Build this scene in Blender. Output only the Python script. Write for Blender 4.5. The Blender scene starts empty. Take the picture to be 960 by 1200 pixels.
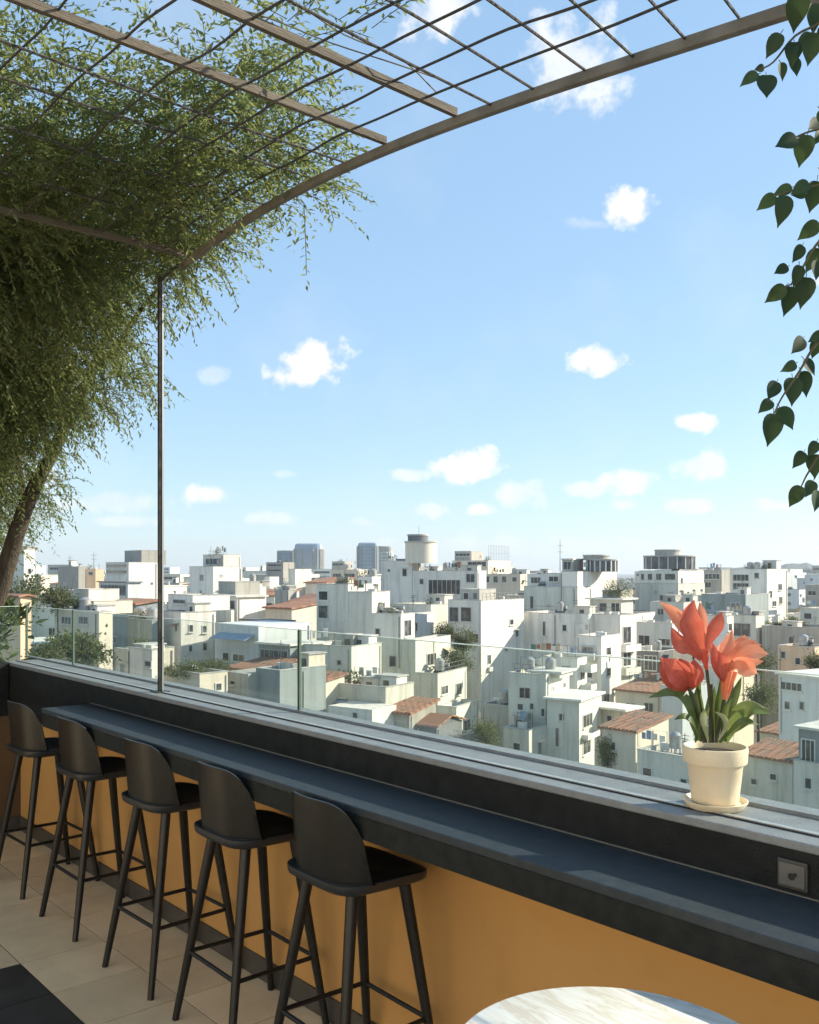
import bpy, math, random
import numpy as np
from mathutils import Vector, Matrix, Euler

# ------------------------------------------------------------------ camera, light, exposure
S = bpy.context.scene
COL = S.collection
H = 1.78                                    # eye height above the terrace floor
F = 1100.0                                  # focal length in photo pixels (960 wide)
NN = math.hypot(950.0, F)
RT = Vector((950.0 / NN, F / NN, 0.0))      # camera right
FW = Vector((-F / NN, 950.0 / NN, 0.0))     # camera forward
# right = .6536u+.7568v ; forward = -.7568u+.6536v   (x = along the bar, y = towards the city)
UP = Vector((0, 0, 1))

cam_d = bpy.data.cameras.new('camera')
cam = bpy.data.objects.new('camera', cam_d)
COL.objects.link(cam)
cam.matrix_world = Matrix((
    (RT.x, 0, -FW.x, 0), (RT.y, 0, -FW.y, 0), (0, 1, 0, H), (0, 0, 0, 1)))
cam_d.sensor_fit = 'HORIZONTAL'
cam_d.sensor_width = 36.0
cam_d.lens = F / 960.0 * 36.0
cam_d.shift_y = 67.0 / 960.0
cam_d.clip_start = 0.05
cam_d.clip_end = 20000
S.camera = cam

SUN_EL = 26.5
SUN_DIR = (RT * 0.985 + FW * 0.17).normalized()          # horizontal direction towards the sun
SUN_VEC = (SUN_DIR * math.cos(math.radians(SUN_EL)) + UP * math.sin(math.radians(SUN_EL))).normalized()
sd = bpy.data.lights.new('sun', 'SUN')
sd.energy = 4.3
sd.angle = math.radians(0.5)
sd.color = (1.0, 0.90, 0.74)
sun = bpy.data.objects.new('sun', sd)
COL.objects.link(sun)
sun.rotation_euler = SUN_VEC.to_track_quat('Z', 'Y').to_euler()

S.view_settings.view_transform = 'Standard'
S.view_settings.look = 'None'
S.view_settings.exposure = 1.16
S.view_settings.gamma = 1.0
S.view_settings.use_curve_mapping = False
S.cycles.max_bounces = 8
S.cycles.diffuse_bounces = 3
S.cycles.glossy_bounces = 3
S.cycles.transmission_bounces = 6
S.cycles.transparent_max_bounces = 16
S.cycles.use_denoising = True
S.cycles.sample_clamp_indirect = 6.0
try:
    S.cycles.volume_bounces = 0
except Exception:
    pass


def at(px, py, z):
    """photo pixel (960x1200) at a distance z along the view axis -> world point"""
    return RT * ((px - 480.0) / F * z) + FW * z + UP * (H + (667.0 - py) / F * z)


def on_v(px, py, v):
    """photo pixel on the vertical plane y = v"""
    q = (px - 480.0) / F
    z = v / (q * RT.y + FW.y)
    return at(px, py, z)


# ------------------------------------------------------------------ world: Nishita sky + clouds
W = bpy.data.worlds.new('World')
S.world = W
W.use_nodes = True
nt = W.node_tree
for n in list(nt.nodes):
    nt.nodes.remove(n)
out = nt.nodes.new('ShaderNodeOutputWorld')
bg = nt.nodes.new('ShaderNodeBackground')
bg.inputs[1].default_value = 0.088
sky = nt.nodes.new('ShaderNodeTexSky')
sky.sky_type = 'NISHITA'
sky.sun_disc = False
sky.sun_elevation = math.radians(SUN_EL)
sky.sun_rotation = math.atan2(SUN_DIR.x, SUN_DIR.y)
sky.altitude = 30
sky.air_density = 1.0
sky.dust_density = 0.3
sky.ozone_density = 1.6
tc = nt.nodes.new('ShaderNodeTexCoord')
nz = nt.nodes.new('ShaderNodeTexNoise')
nz.inputs['Scale'].default_value = 34.0
nz.inputs['Detail'].default_value = 8.0
nz.inputs['Roughness'].default_value = 0.58
nt.links.new(tc.outputs['Generated'], nz.inputs['Vector'])
nz2 = nt.nodes.new('ShaderNodeTexNoise')
nz2.inputs['Scale'].default_value = 7.0
nz2.inputs['Detail'].default_value = 5.0
nt.links.new(tc.outputs['Generated'], nz2.inputs['Vector'])


def wmath(op, a, b=None, clamp=False):
    n = nt.nodes.new('ShaderNodeMath')
    n.operation = op
    n.use_clamp = clamp
    for i, x in enumerate((a, b)):
        if x is None:
            continue
        if isinstance(x, (int, float)):
            n.inputs[i].default_value = x
        else:
            nt.links.new(x, n.inputs[i])
    return n.outputs[0]


CLOUDS = [  # px, py, half width, half height, tilt deg, strength
    (362, 428, 54, 36, 28, 1.0), (734, 244, 42, 28, 0, 1.0), (702, 424, 40, 24, 0, 1.0),
    (548, 543, 47, 25, 0, 1.0), (812, 495, 31, 15, 0, 1.0), (826, 545, 42, 20, 5, .65),
    (480, 556, 28, 10, 0, .6), (240, 579, 40, 16, 0, .85), (668, 78, 76, 66, -30, .72),
    (505, 598, 34, 13, 0, .6), (564, 598, 22, 10, 0, .8), (736, 566, 42, 19, 0, .65),
    (686, 574, 32, 12, 0, .55), (612, 578, 36, 20, 0, .6), (806, 594, 36, 13, 0, .55),
    (518, 8, 60, 34, 20, .8), (890, 591, 36, 12, 0, .6), (312, 607, 40, 10, 0, .45),
    (425, 612, 20, 7, 0, .5), (252, 438, 28, 14, 0, .35), (732, 592, 24, 10, 0, .6),
    (130, 588, 90, 18, 0, .45), (150, 612, 60, 10, 0, .5), (335, 556, 14, 6, 0, .3),
    (40, 560, 70, 18, 0, .45), (1040, 300, 120, 50, 0, .9), (1060, 520, 90, 30, 0, .9),
    (-120, 420, 130, 60, 10, .9), (690, 262, 36, 11, -10, .35), (600, 640, 220, 14, 0, .25),
]
acc = None
bias = wmath('MULTIPLY', wmath('SUBTRACT', nz.outputs[0], 0.5), 2.2)
for (cx, cy, hw, hh, tilt, st) in CLOUDS:
    d = (at(cx, cy, 1000) - Vector((0, 0, H))).normalized()
    ax = d.cross(UP).normalized()
    ay = ax.cross(d).normalized()
    t = math.radians(tilt)
    a2 = ax * math.cos(t) + ay * math.sin(t)
    b2 = -ax * math.sin(t) + ay * math.cos(t)
    m = Matrix((a2, b2, a2.cross(b2))).transposed()
    cosw = 1.0 / math.sqrt(1 + ((cx - 480) / F) ** 2 + ((667 - cy) / F) ** 2)
    mp = nt.nodes.new('ShaderNodeMapping')
    mp.vector_type = 'TEXTURE'
    mp.inputs['Location'].default_value = d
    mp.inputs['Rotation'].default_value = m.to_euler()
    mp.inputs['Scale'].default_value = (hw / F * cosw, hh / F * cosw, 0.2)
    nt.links.new(tc.outputs['Generated'], mp.inputs['Vector'])
    ln = nt.nodes.new('ShaderNodeVectorMath')
    ln.operation = 'LENGTH'
    nt.links.new(mp.outputs[0], ln.inputs[0])
    v = wmath('SUBTRACT', wmath('ADD', bias, 0.86), ln.outputs['Value'])
    v = wmath('MULTIPLY', wmath('MULTIPLY', v, 2.3, True), st)
    acc = v if acc is None else wmath('MAXIMUM', acc, v)
thin = wmath('MULTIPLY', wmath('SUBTRACT', nz2.outputs[0], 0.50, True), 0.5, True)
acc = wmath('MAXIMUM', acc, thin)
tint = nt.nodes.new('ShaderNodeMix')
tint.data_type = 'RGBA'
tint.blend_type = 'MIX'          # thin even veil of high haze over the clear sky
tint.inputs[0].default_value = 0.5
nt.links.new(sky.outputs[0], tint.inputs[6])
tint.inputs[7].default_value = (2.5, 4.05, 5.8, 1)
mx = nt.nodes.new('ShaderNodeMix')
mx.data_type = 'RGBA'
cc = nt.nodes.new('ShaderNodeMix')
cc.data_type = 'RGBA'
nt.links.new(wmath('MULTIPLY', wmath('SUBTRACT', nz.outputs[0], 0.36), 4.0, True), cc.inputs[0])
cc.inputs[6].default_value = (4.7, 4.9, 5.2, 1)
cc.inputs[7].default_value = (6.1, 6.0, 5.85, 1)
nt.links.new(cc.outputs[2], mx.inputs[7])
nt.links.new(acc, mx.inputs[0])
nt.links.new(tint.outputs[2], mx.inputs[6])
mx.inputs[7].default_value = (5.9, 5.85, 5.75, 1)
nt.links.new(mx.outputs[2], bg.inputs[0])
nt.links.new(bg.outputs[0], out.inputs[0])


# ------------------------------------------------------------------ materials
def new_mat(name):
    m = bpy.data.materials.new(name)
    m.use_nodes = True
    t = m.node_tree
    return m, t, t.nodes['Principled BSDF']


def plain(name, c, rough=0.6, c2=None, scale=8.0, bump=0.0, bscale=60.0, metal=0.0, spec=0.5,
          stretch=(1, 1, 1), detail=5.0, lo=0.35, hi=0.7, vary=0.0, rvar=0.0):
    m, t, p = new_mat(name)
    N = t.nodes
    L = t.links
    p.inputs['Roughness'].default_value = rough
    p.inputs['Metallic'].default_value = metal
    p.inputs['Specular IOR Level'].default_value = spec
    p.inputs['Base Color'].default_value = (*c, 1)
    co = N.new('ShaderNodeTexCoord')
    mp = N.new('ShaderNodeMapping')
    mp.inputs['Scale'].default_value = stretch
    L.new(co.outputs['Object'], mp.inputs[0])
    col = None
    if c2 is not None:
        n = N.new('ShaderNodeTexNoise')
        n.inputs['Scale'].default_value = scale
        n.inputs['Detail'].default_value = detail
        L.new(mp.outputs[0], n.inputs['Vector'])
        r = N.new('ShaderNodeMapRange')
        r.inputs[1].default_value = lo
        r.inputs[2].default_value = hi
        L.new(n.outputs[0], r.inputs[0])
        x = N.new('ShaderNodeMix')
        x.data_type = 'RGBA'
        L.new(r.outputs[0], x.inputs[0])
        x.inputs[6].default_value = (*c, 1)
        x.inputs[7].default_value = (*c2, 1)
        col = x.outputs[2]
        if rvar:
            rr = N.new('ShaderNodeMapRange')
            rr.inputs[3].default_value = rough - rvar
            rr.inputs[4].default_value = rough + rvar
            L.new(n.outputs[0], rr.inputs[0])
            L.new(rr.outputs[0], p.inputs['Roughness'])
    if vary:
        oi = N.new('ShaderNodeObjectInfo')
        hs = N.new('ShaderNodeHueSaturation')
        r = N.new('ShaderNodeMapRange')
        r.inputs[3].default_value = 1 - vary
        r.inputs[4].default_value = 1 + vary
        L.new(oi.outputs['Random'], r.inputs[0])
        L.new(r.outputs[0], hs.inputs['Value'])
        if col is not None:
            L.new(col, hs.inputs['Color'])
        else:
            hs.inputs['Color'].default_value = (*c, 1)
        col = hs.outputs[0]
    if col is not None:
        L.new(col, p.inputs['Base Color'])
    if bump:
        n = N.new('ShaderNodeTexNoise')
        n.inputs['Scale'].default_value = bscale
        n.inputs['Detail'].default_value = 4
        L.new(mp.outputs[0], n.inputs['Vector'])
        b = N.new('ShaderNodeBump')
        b.inputs['Strength'].default_value = bump
        b.inputs['Distance'].default_value = 0.02
        L.new(n.outputs[0], b.inputs['Height'])
        L.new(b.outputs[0], p.inputs['Normal'])
    return m


def plaster(name, c, dirt=(0.30, 0.29, 0.25), amount=0.55):
    """weathered city plaster: broad patches, vertical rain streaks, fine grain"""
    m, t, p = new_mat(name)
    N = t.nodes
    L = t.links
    p.inputs['Roughness'].default_value = 0.85
    p.inputs['Specular IOR Level'].default_value = 0.2
    co = N.new('ShaderNodeTexCoord')

    def noise(stretch, scale, det, lo, hi, mul):
        mp = N.new('ShaderNodeMapping')
        mp.inputs['Scale'].default_value = stretch
        oi = N.new('ShaderNodeObjectInfo')
        L.new(co.outputs['Object'], mp.inputs[0])
        av = N.new('ShaderNodeVectorMath')
        av.operation = 'ADD'
        sc = N.new('ShaderNodeVectorMath')
        sc.operation = 'SCALE'
        sc.inputs[0].default_value = (91.0, 53.0, 37.0)
        L.new(oi.outputs['Random'], sc.inputs['Scale'])
        L.new(mp.outputs[0], av.inputs[0])
        L.new(sc.outputs[0], av.inputs[1])
        n = N.new('ShaderNodeTexNoise')
        n.inputs['Scale'].default_value = scale
        n.inputs['Detail'].default_value = det
        n.inputs['Roughness'].default_value = 0.6
        L.new(av.outputs[0], n.inputs['Vector'])
        r = N.new('ShaderNodeMapRange')
        r.inputs[1].default_value = lo
        r.inputs[2].default_value = hi
        r.inputs[4].default_value = mul
        L.new(n.outputs[0], r.inputs[0])
        return r.outputs[0]
    k1 = noise((1, 1, 0.09), 1.3, 5, 0.48, 0.78, amount)
    k2 = noise((1, 1, 0.6), 0.28, 5, 0.46, 0.80, amount * 0.9)
    k3 = noise((1, 1, 1), 5.0, 3, 0.50, 0.8, amount * 0.4)
    col = None
    for k, cc in ((k2, tuple(0.5 * (a + b) for a, b in zip(c, dirt))), (k1, dirt), (k3, dirt)):
        x = N.new('ShaderNodeMix')
        x.data_type = 'RGBA'
        L.new(k, x.inputs[0])
        if col is None:
            x.inputs[6].default_value = (*c, 1)
        else:
            L.new(col, x.inputs[6])
        x.inputs[7].default_value = (*cc, 1)
        col = x.outputs[2]
    oi = N.new('ShaderNodeObjectInfo')
    hs = N.new('ShaderNodeHueSaturation')
    r = N.new('ShaderNodeMapRange')
    r.inputs[3].default_value = 0.86
    r.inputs[4].default_value = 1.05
    L.new(oi.outputs['Random'], r.inputs[0])
    L.new(r.outputs[0], hs.inputs['Value'])
    L.new(col, hs.inputs['Color'])
    L.new(hs.outputs[0], p.inputs['Base Color'])
    return m


def leaf_mat(name, c, c2, trans=0.35, tcol=None, rough=0.5, scale=3.0, veins=0.0, vary=0.0):
    m, t, p = new_mat(name)
    N = t.nodes
    L = t.links
    p.inputs['Roughness'].default_value = rough
    p.inputs['Specular IOR Level'].default_value = 0.35
    co = N.new('ShaderNodeTexCoord')
    n = N.new('ShaderNodeTexNoise')
    n.inputs['Scale'].default_value = scale
    n.inputs['Detail'].default_value = 4
    L.new(co.outputs['Object'], n.inputs['Vector'])
    r = N.new('ShaderNodeMapRange')
    r.inputs[1].default_value = 0.38
    r.inputs[2].default_value = 0.64
    L.new(n.outputs[0], r.inputs[0])
    x = N.new('ShaderNodeMix')
    x.data_type = 'RGBA'
    L.new(r.outputs[0], x.inputs[0])
    x.inputs[6].default_value = (*c, 1)
    x.inputs[7].default_value = (*c2, 1)
    col = x.outputs[2]
    if veins:
        uv = N.new('ShaderNodeUVMap')
        sx = N.new('ShaderNodeSeparateXYZ')
        L.new(uv.outputs[0], sx.inputs[0])
        nn = N.new('ShaderNodeTexNoise')
        mp = N.new('ShaderNodeMapping')
        mp.inputs['Scale'].default_value = (26, 1.6, 1)
        L.new(uv.outputs[0], mp.inputs[0])
        L.new(mp.outputs[0], nn.inputs['Vector'])
        nn.inputs['Scale'].default_value = 1.0
        nn.inputs['Detail'].default_value = 3
        rv = N.new('ShaderNodeMapRange')
        rv.inputs[1].default_value = .3
        rv.inputs[2].default_value = .7
        rv.inputs[3].default_value = 1 - veins
        rv.inputs[4].default_value = 1 + veins
        L.new(nn.outputs[0], rv.inputs[0])
        hv = N.new('ShaderNodeHueSaturation')
        L.new(rv.outputs[0], hv.inputs['Value'])
        L.new(col, hv.inputs['Color'])
        col = hv.outputs[0]
        bp = N.new('ShaderNodeBump')
        bp.inputs['Strength'].default_value = .5
        bp.inputs['Distance'].default_value = .002
        L.new(nn.outputs[0], bp.inputs['Height'])
        L.new(bp.outputs[0], p.inputs['Normal'])
    if vary:
        oi = N.new('ShaderNodeObjectInfo')
        hs = N.new('ShaderNodeHueSaturation')
        rr = N.new('ShaderNodeMapRange')
        rr.inputs[3].default_value = 1 - vary
        rr.inputs[4].default_value = 1 + vary
        L.new(oi.outputs['Random'], rr.inputs[0])
        L.new(rr.outputs[0], hs.inputs['Value'])
        L.new(col, hs.inputs['Color'])
        col = hs.outputs[0]
    L.new(col, p.inputs['Base Color'])
    tr = N.new('ShaderNodeBsdfTranslucent')
    if tcol is None:
        tcol = tuple(min(1, 1.8 * a) for a in c2)
    tr.inputs[0].default_value = (*tcol, 1)
    ms = N.new('ShaderNodeMixShader')
    ms.inputs[0].default_value = trans
    L.new(p.outputs[0], ms.inputs[1])
    L.new(tr.outputs[0], ms.inputs[2])
    L.new(ms.outputs[0], t.nodes['Material Output'].inputs[0])
    return m


def glass_mat(name, tint, refl=0.06, haze=0.0):
    m, t, p = new_mat(name)
    N = t.nodes
    L = t.links
    N.remove(p)
    tr = N.new('ShaderNodeBsdfTransparent')
    tr.inputs[0].default_value = (*tint, 1)
    gl = N.new('ShaderNodeBsdfGlossy')
    gl.inputs['Roughness'].default_value = 0.02
    fr = N.new('ShaderNodeFresnel')
    fr.inputs[0].default_value = 1.35
    mu = N.new('ShaderNodeMath')
    mu.operation = 'MULTIPLY'
    mu.inputs[1].default_value = refl / 0.04
    mu.use_clamp = True
    L.new(fr.outputs[0], mu.inputs[0])
    ms = N.new('ShaderNodeMixShader')
    L.new(mu.outputs[0], ms.inputs[0])
    L.new(tr.outputs[0], ms.inputs[1])
    L.new(gl.outputs[0], ms.inputs[2])
    last = ms.outputs[0]
    if haze:
        df = N.new('ShaderNodeBsdfDiffuse')
        df.inputs[0].default_value = (0.70, 0.92, 0.84, 1)
        m2 = N.new('ShaderNodeMixShader')
        n = N.new('ShaderNodeTexNoise')
        n.inputs['Scale'].default_value = 3.0
        co = N.new('ShaderNodeTexCoord')
        L.new(co.outputs['Object'], n.inputs['Vector'])
        r = N.new('ShaderNodeMapRange')
        r.inputs[3].default_value = haze * 0.5
        r.inputs[4].default_value = haze * 1.5
        L.new(n.outputs[0], r.inputs[0])
        L.new(r.outputs[0], m2.inputs[0])
        L.new(last, m2.inputs[1])
        L.new(df.outputs[0], m2.inputs[2])
        last = m2.outputs[0]
    L.new(last, t.nodes['Material Output'].inputs[0])
    return m


M = {}
M['counter'] = plain('counter_laminate', (0.024, 0.033, 0.040), 0.5, (0.040, 0.048, 0.054), 26, 0.15, 220, spec=0.3, rvar=0.08)
M['counter_face'] = plain('counter_face_paint', (0.016, 0.018, 0.017), 0.7, (0.025, 0.027, 0.026), 20, 0.25, 180, spec=0.15)
M['parapet'] = plain('parapet_slate_paint', (0.012, 0.014, 0.014), 0.7, (0.020, 0.022, 0.022), 14, 0.25, 160, spec=0.15)
M['sill'] = plain('sill_slate_stone', (0.175, 0.190, 0.200), 0.5, (0.225, 0.24, 0.25), 18, 0.2, 140, spec=0.4, rvar=0.1)
M['orange'] = plain('ochre_wall_paint', (0.50, 0.282, 0.102), 0.75, (0.41, 0.225, 0.08), 1.6, 0.35, 45, spec=0.25, stretch=(1, 1, 0.5))
M['brown'] = plain('shade_brown_wall_paint', (0.12, 0.075, 0.035), 0.8, (0.09, 0.055, 0.027), 3)  # ochre wall taken down to brown, its shade put into the colour
M['house'] = plain('cream_bounce_paint', (0.84, 0.74, 0.57), 0.8, (0.78, 0.68, 0.51), 1.5)  # bright cream so the added wall throws warm light back
M['skirt'] = plain('skirting_tile', (0.05, 0.045, 0.04), 0.5, (0.075, 0.068, 0.06), 12)
M['sealant'] = plain('sealant_strip', (0.16, 0.15, 0.125), 0.7)
M['alu'] = plain('aluminium_channel', (0.55, 0.54, 0.50), 0.38, (0.42, 0.41, 0.38), 30, metal=0.6)
M['rubber'] = plain('black_gasket', (0.012, 0.012, 0.012), 0.7)
M['steel_dark'] = plain('dark_bronze_steel', (0.028, 0.027, 0.024), 0.45, (0.09, 0.085, 0.075), 25, metal=0.4)
M['steel_light'] = plain('sunlit_post_face', (0.38, 0.38, 0.36), 0.4, (0.30, 0.30, 0.28), 30, metal=0.7, stretch=(1, 1, .1))
M['black_plastic'] = plain('matt_black_plastic', (0.007, 0.007, 0.0065), 0.34, (0.012, 0.012, 0.011), 40, 0.06, 400, spec=0.5)
M['seat'] = plain('sky_sheen_seat_plastic', (0.018, 0.021, 0.024), 0.36, (0.024, 0.027, 0.030), 40, 0.06, 400, spec=0.6)  # black plastic lightened and blued to imitate sky sheen on the seat
M['black_metal'] = plain('satin_black_steel', (0.006, 0.006, 0.006), 0.42, (0.010, 0.010, 0.010), 40, spec=0.5)
M['floor_tile'] = None
M['marble'] = None
M['pot'] = plain('cream_glazed_clay', (0.74, 0.62, 0.44), 0.45, (0.60, 0.47, 0.31), 7, 0.12, 30, spec=0.4, lo=.52, hi=.8)
M['soil'] = plain('dark_soil', (0.05, 0.032, 0.02), 0.95, (0.025, 0.017, 0.012), 60, 0.8, 90)
M['socket'] = plain('socket_plastic', (0.055, 0.055, 0.052), 0.4, metal=0.2)
M['socket_in'] = plain('socket_insert', (0.12, 0.12, 0.113), 0.5, (0.09, 0.09, 0.086), 40)
M['wood'] = plain('weathered_beam', (0.155, 0.128, 0.092), 0.8, (0.085, 0.07, 0.05), 5, 0.5, 40, stretch=(8, 0.6, 8))
M['arch'] = plain('rusty_painted_steel', (0.185, 0.165, 0.13), 0.65, (0.11, 0.095, 0.072), 9, 0.3, 60)
M['rod'] = plain('old_iron_rod', (0.035, 0.032, 0.026), 0.75, (0.06, 0.05, 0.036), 30, 0.4, 90)
M['bark'] = plain('grey_brown_bark', (0.075, 0.056, 0.036), 0.9, (0.04, 0.03, 0.02), 9, 0.8, 30, stretch=(3, 3, .6))
M['twig'] = plain('thin_twig', (0.10, 0.085, 0.045), 0.85)
M['tree_leaf'] = leaf_mat('narrow_tree_leaf', (0.062, 0.090, 0.030), (0.145, 0.172, 0.066), 0.38, (0.32, 0.37, 0.12), 0.5, 2.5)
M['vine_leaf'] = leaf_mat('heart_vine_leaf', (0.018, 0.042, 0.016), (0.034, 0.062, 0.022), 0.12, (0.07, 0.13, 0.03), 0.62, 12, 0, .35)
M['city_leaf'] = leaf_mat('city_foliage', (0.060, 0.080, 0.035), (0.115, 0.125, 0.055), 0.25, (0.20, 0.23, 0.07), 0.7, 1.3)
M['bush_leaf'] = leaf_mat('planter_foliage', (0.030, 0.055, 0.022), (0.080, 0.105, 0.040), 0.25, (0.15, 0.20, 0.06), 0.4, 6)
M['petal_red'] = leaf_mat('red_petal', (0.54, 0.080, 0.055), (0.66, 0.16, 0.10), 0.30, (0.75, 0.20, 0.12), 0.5, 25, .28, .10)
M['petal_orange'] = leaf_mat('orange_petal', (0.78, 0.25, 0.13), (0.83, 0.40, 0.25), 0.35, (0.92, 0.42, 0.26), 0.5, 25, .25, .10)
M['pleaf'] = leaf_mat('pot_plant_leaf', (0.075, 0.115, 0.035), (0.14, 0.18, 0.065), 0.30, (0.26, 0.32, 0.08), 0.38, 30, .22, .2)
M['pleaf_pale'] = leaf_mat('pale_leaf_back', (0.42, 0.42, 0.26), (0.34, 0.37, 0.18), 0.3, (0.5, 0.5, 0.25), 0.5, 30)
M['stem'] = leaf_mat('dark_stem', (0.045, 0.06, 0.025), (0.09, 0.075, 0.035), 0.1, (0.1, 0.12, 0.04), 0.45, 30)
M['glass'] = glass_mat('balustrade_glass', (0.945, 0.974, 0.956), 0.006, 0.014)
M['glass_edge'] = plain('polished_glass_edge', (0.62, 0.74, 0.66), 0.25, (0.5, 0.62, 0.55), 20)
M['tile_old'] = plain('old_brown_tile', (0.26, 0.17, 0.12), 0.9, (0.16, 0.11, 0.08), 1.5)
M['shutter'] = plain('faded_shutter', (0.22, 0.24, 0.23), 0.6, (0.32, 0.33, 0.31), 1.0, vary=.4)
M['curtain'] = plain('curtained_pane', (0.30, 0.29, 0.25), 0.4, (0.12, 0.12, 0.11), 1.5, vary=.5)
for nm_, c_ in (('awning_green', (.10, .20, .14)), ('awning_rust', (.36, .16, .09)), ('awning_cream', (.55, .48, .34))):
    M[nm_] = plain(nm_ + '_sheet', c_, .7, tuple(x_ * .6 for x_ in c_), 1.0)
M['glass_side'] = plain('cut_glass_side', (0.10, 0.15, 0.12), 0.2)
M['w_white'] = plaster('white_plaster', (0.80, 0.765, 0.675), (0.29, 0.275, 0.23), .62)
M['w_pale'] = plaster('pale_grey_green_plaster', (0.66, 0.655, 0.56), (0.27, 0.265, 0.225), .62)
M['w_grey'] = plaster('grey_concrete', (0.42, 0.405, 0.35), (0.18, 0.17, 0.145), .7)
M['w_blue'] = plaster('blue_white_plaster', (0.60, 0.63, 0.62), (0.30, 0.31, 0.29), .55)
M['w_teal'] = plaster('teal_grey_cladding', (0.28, 0.32, 0.31), (0.14, 0.15, 0.14), .6)
M['w_cream'] = plaster('cream_plaster', (0.70, 0.63, 0.50), amount=.45)
M['w_peach'] = plaster('peach_plaster', (0.72, 0.53, 0.35), (0.35, 0.26, 0.18), .4)
M['w_dark'] = plaster('dark_weathered_concrete', (0.17, 0.18, 0.18), (0.08, 0.08, 0.08), .5)
M['roof'] = plaster('flat_roof_screed', (0.50, 0.49, 0.45), (0.22, 0.21, 0.19), .7)
M['slab'] = plaster('white_roof_slab', (0.72, 0.70, 0.62), amount=.6)
M['tile'] = None
M['pane'] = plain('dark_window_pane', (0.030, 0.036, 0.038), 0.18, (0.10, 0.105, 0.10), 0.9, spec=0.5, lo=.5, hi=.62, vary=.4)
M['wframe'] = plain('pale_window_frame', (0.52, 0.52, 0.48), 0.6, vary=.25)
M['glasswall'] = plain('dark_glass_wall', (0.035, 0.045, 0.05), 0.15, (0.12, 0.13, 0.13), 0.6, spec=0.5)
M['bluetower'] = plain('blue_tower_glass', (0.22, 0.30, 0.37), 0.3, (0.30, 0.36, 0.41), 0.08, spec=0.5)
M['tank'] = plain('water_tank_steel', (0.40, 0.40, 0.38), 0.45, (0.28, 0.27, 0.25), 2, metal=0.4)
M['awning'] = plain('blue_awning_sheet', (0.16, 0.25, 0.36), 0.6, (0.25, 0.34, 0.44), 0.8)
M['city_ground'] = plain('street_asphalt', (0.085, 0.083, 0.078), 0.9, (0.16, 0.155, 0.14), 0.06)
M['hill'] = plain('far_wooded_hill', (0.05, 0.075, 0.06), 0.95, (0.08, 0.10, 0.08), 0.01)
M['iron'] = plain('thin_railing_iron', (0.12, 0.12, 0.115), 0.6)


def tile_floor():
    m, t, p = new_mat('beige_floor_tile')
    N, L = t.nodes, t.links
    co = N.new('ShaderNodeTexCoord')
    n1 = N.new('ShaderNodeTexNoise')
    n1.inputs['Scale'].default_value = 3.5
    n1.inputs['Detail'].default_value = 8
    n1.inputs['Roughness'].default_value = 0.65
    L.new(co.outputs['Object'], n1.inputs['Vector'])
    oi = N.new('ShaderNodeNewGeometry')
    r = N.new('ShaderNodeMapRange')
    r.inputs[1].default_value = 0.35
    r.inputs[2].default_value = 0.68
    L.new(n1.outputs[0], r.inputs[0])
    x = N.new('ShaderNodeMix')
    x.data_type = 'RGBA'
    L.new(r.outputs[0], x.inputs[0])
    x.inputs[6].default_value = (0.82, 0.66, 0.44, 1)
    x.inputs[7].default_value = (0.66, 0.525, 0.345, 1)
    hs = N.new('ShaderNodeHueSaturation')
    rr = N.new('ShaderNodeMapRange')
    rr.inputs[3].default_value = 0.86
    rr.inputs[4].default_value = 1.08
    L.new(oi.outputs['Random Per Island'], rr.inputs[0])
    L.new(rr.outputs[0], hs.inputs['Value'])
    L.new(x.outputs[2], hs.inputs['Color'])
    L.new(hs.outputs[0], p.inputs['Base Color'])
    r2 = N.new('ShaderNodeMapRange')
    r2.inputs[3].default_value = 0.28
    r2.inputs[4].default_value = 0.55
    L.new(n1.outputs[0], r2.inputs[0])
    L.new(r2.outputs[0], p.inputs['Roughness'])
    return m


def marble():
    m, t, p = new_mat('white_marble')
    N, L = t.nodes, t.links
    co = N.new('ShaderNodeTexCoord')
    mp = N.new('ShaderNodeMapping')
    mp.inputs['Rotation'].default_value = (0, 0, math.radians(62))
    mp.inputs['Scale'].default_value = (1.3, 7.0, 1)
    L.new(co.outputs['Object'], mp.inputs[0])
    n1 = N.new('ShaderNodeTexNoise')
    n1.inputs['Scale'].default_value = 2.6
    n1.inputs['Detail'].default_value = 9
    n1.inputs['Roughness'].default_value = 0.62
    n1.inputs['Distortion'].default_value = 0.7
    L.new(mp.outputs[0], n1.inputs['Vector'])
    cr = N.new('ShaderNodeValToRGB')
    e = cr.color_ramp.elements
    e[0].position = 0.40
    e[0].color = (0.84, 0.82, 0.77, 1)
    e[1].position = 0.62
    e[1].color = (0.84, 0.815, 0.76, 1)
    k = cr.color_ramp.elements.new(0.515)
    k.color = (0.66, 0.58, 0.48, 1)
    k = cr.color_ramp.elements.new(0.475)
    k.color = (0.78, 0.74, 0.66, 1)
    k = cr.color_ramp.elements.new(0.545)
    k.color = (0.76, 0.72, 0.64, 1)
    L.new(n1.outputs[0], cr.inputs[0])
    L.new(cr.outputs[0], p.inputs['Base Color'])
    p.inputs['Roughness'].default_value = 0.28
    return m


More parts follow.
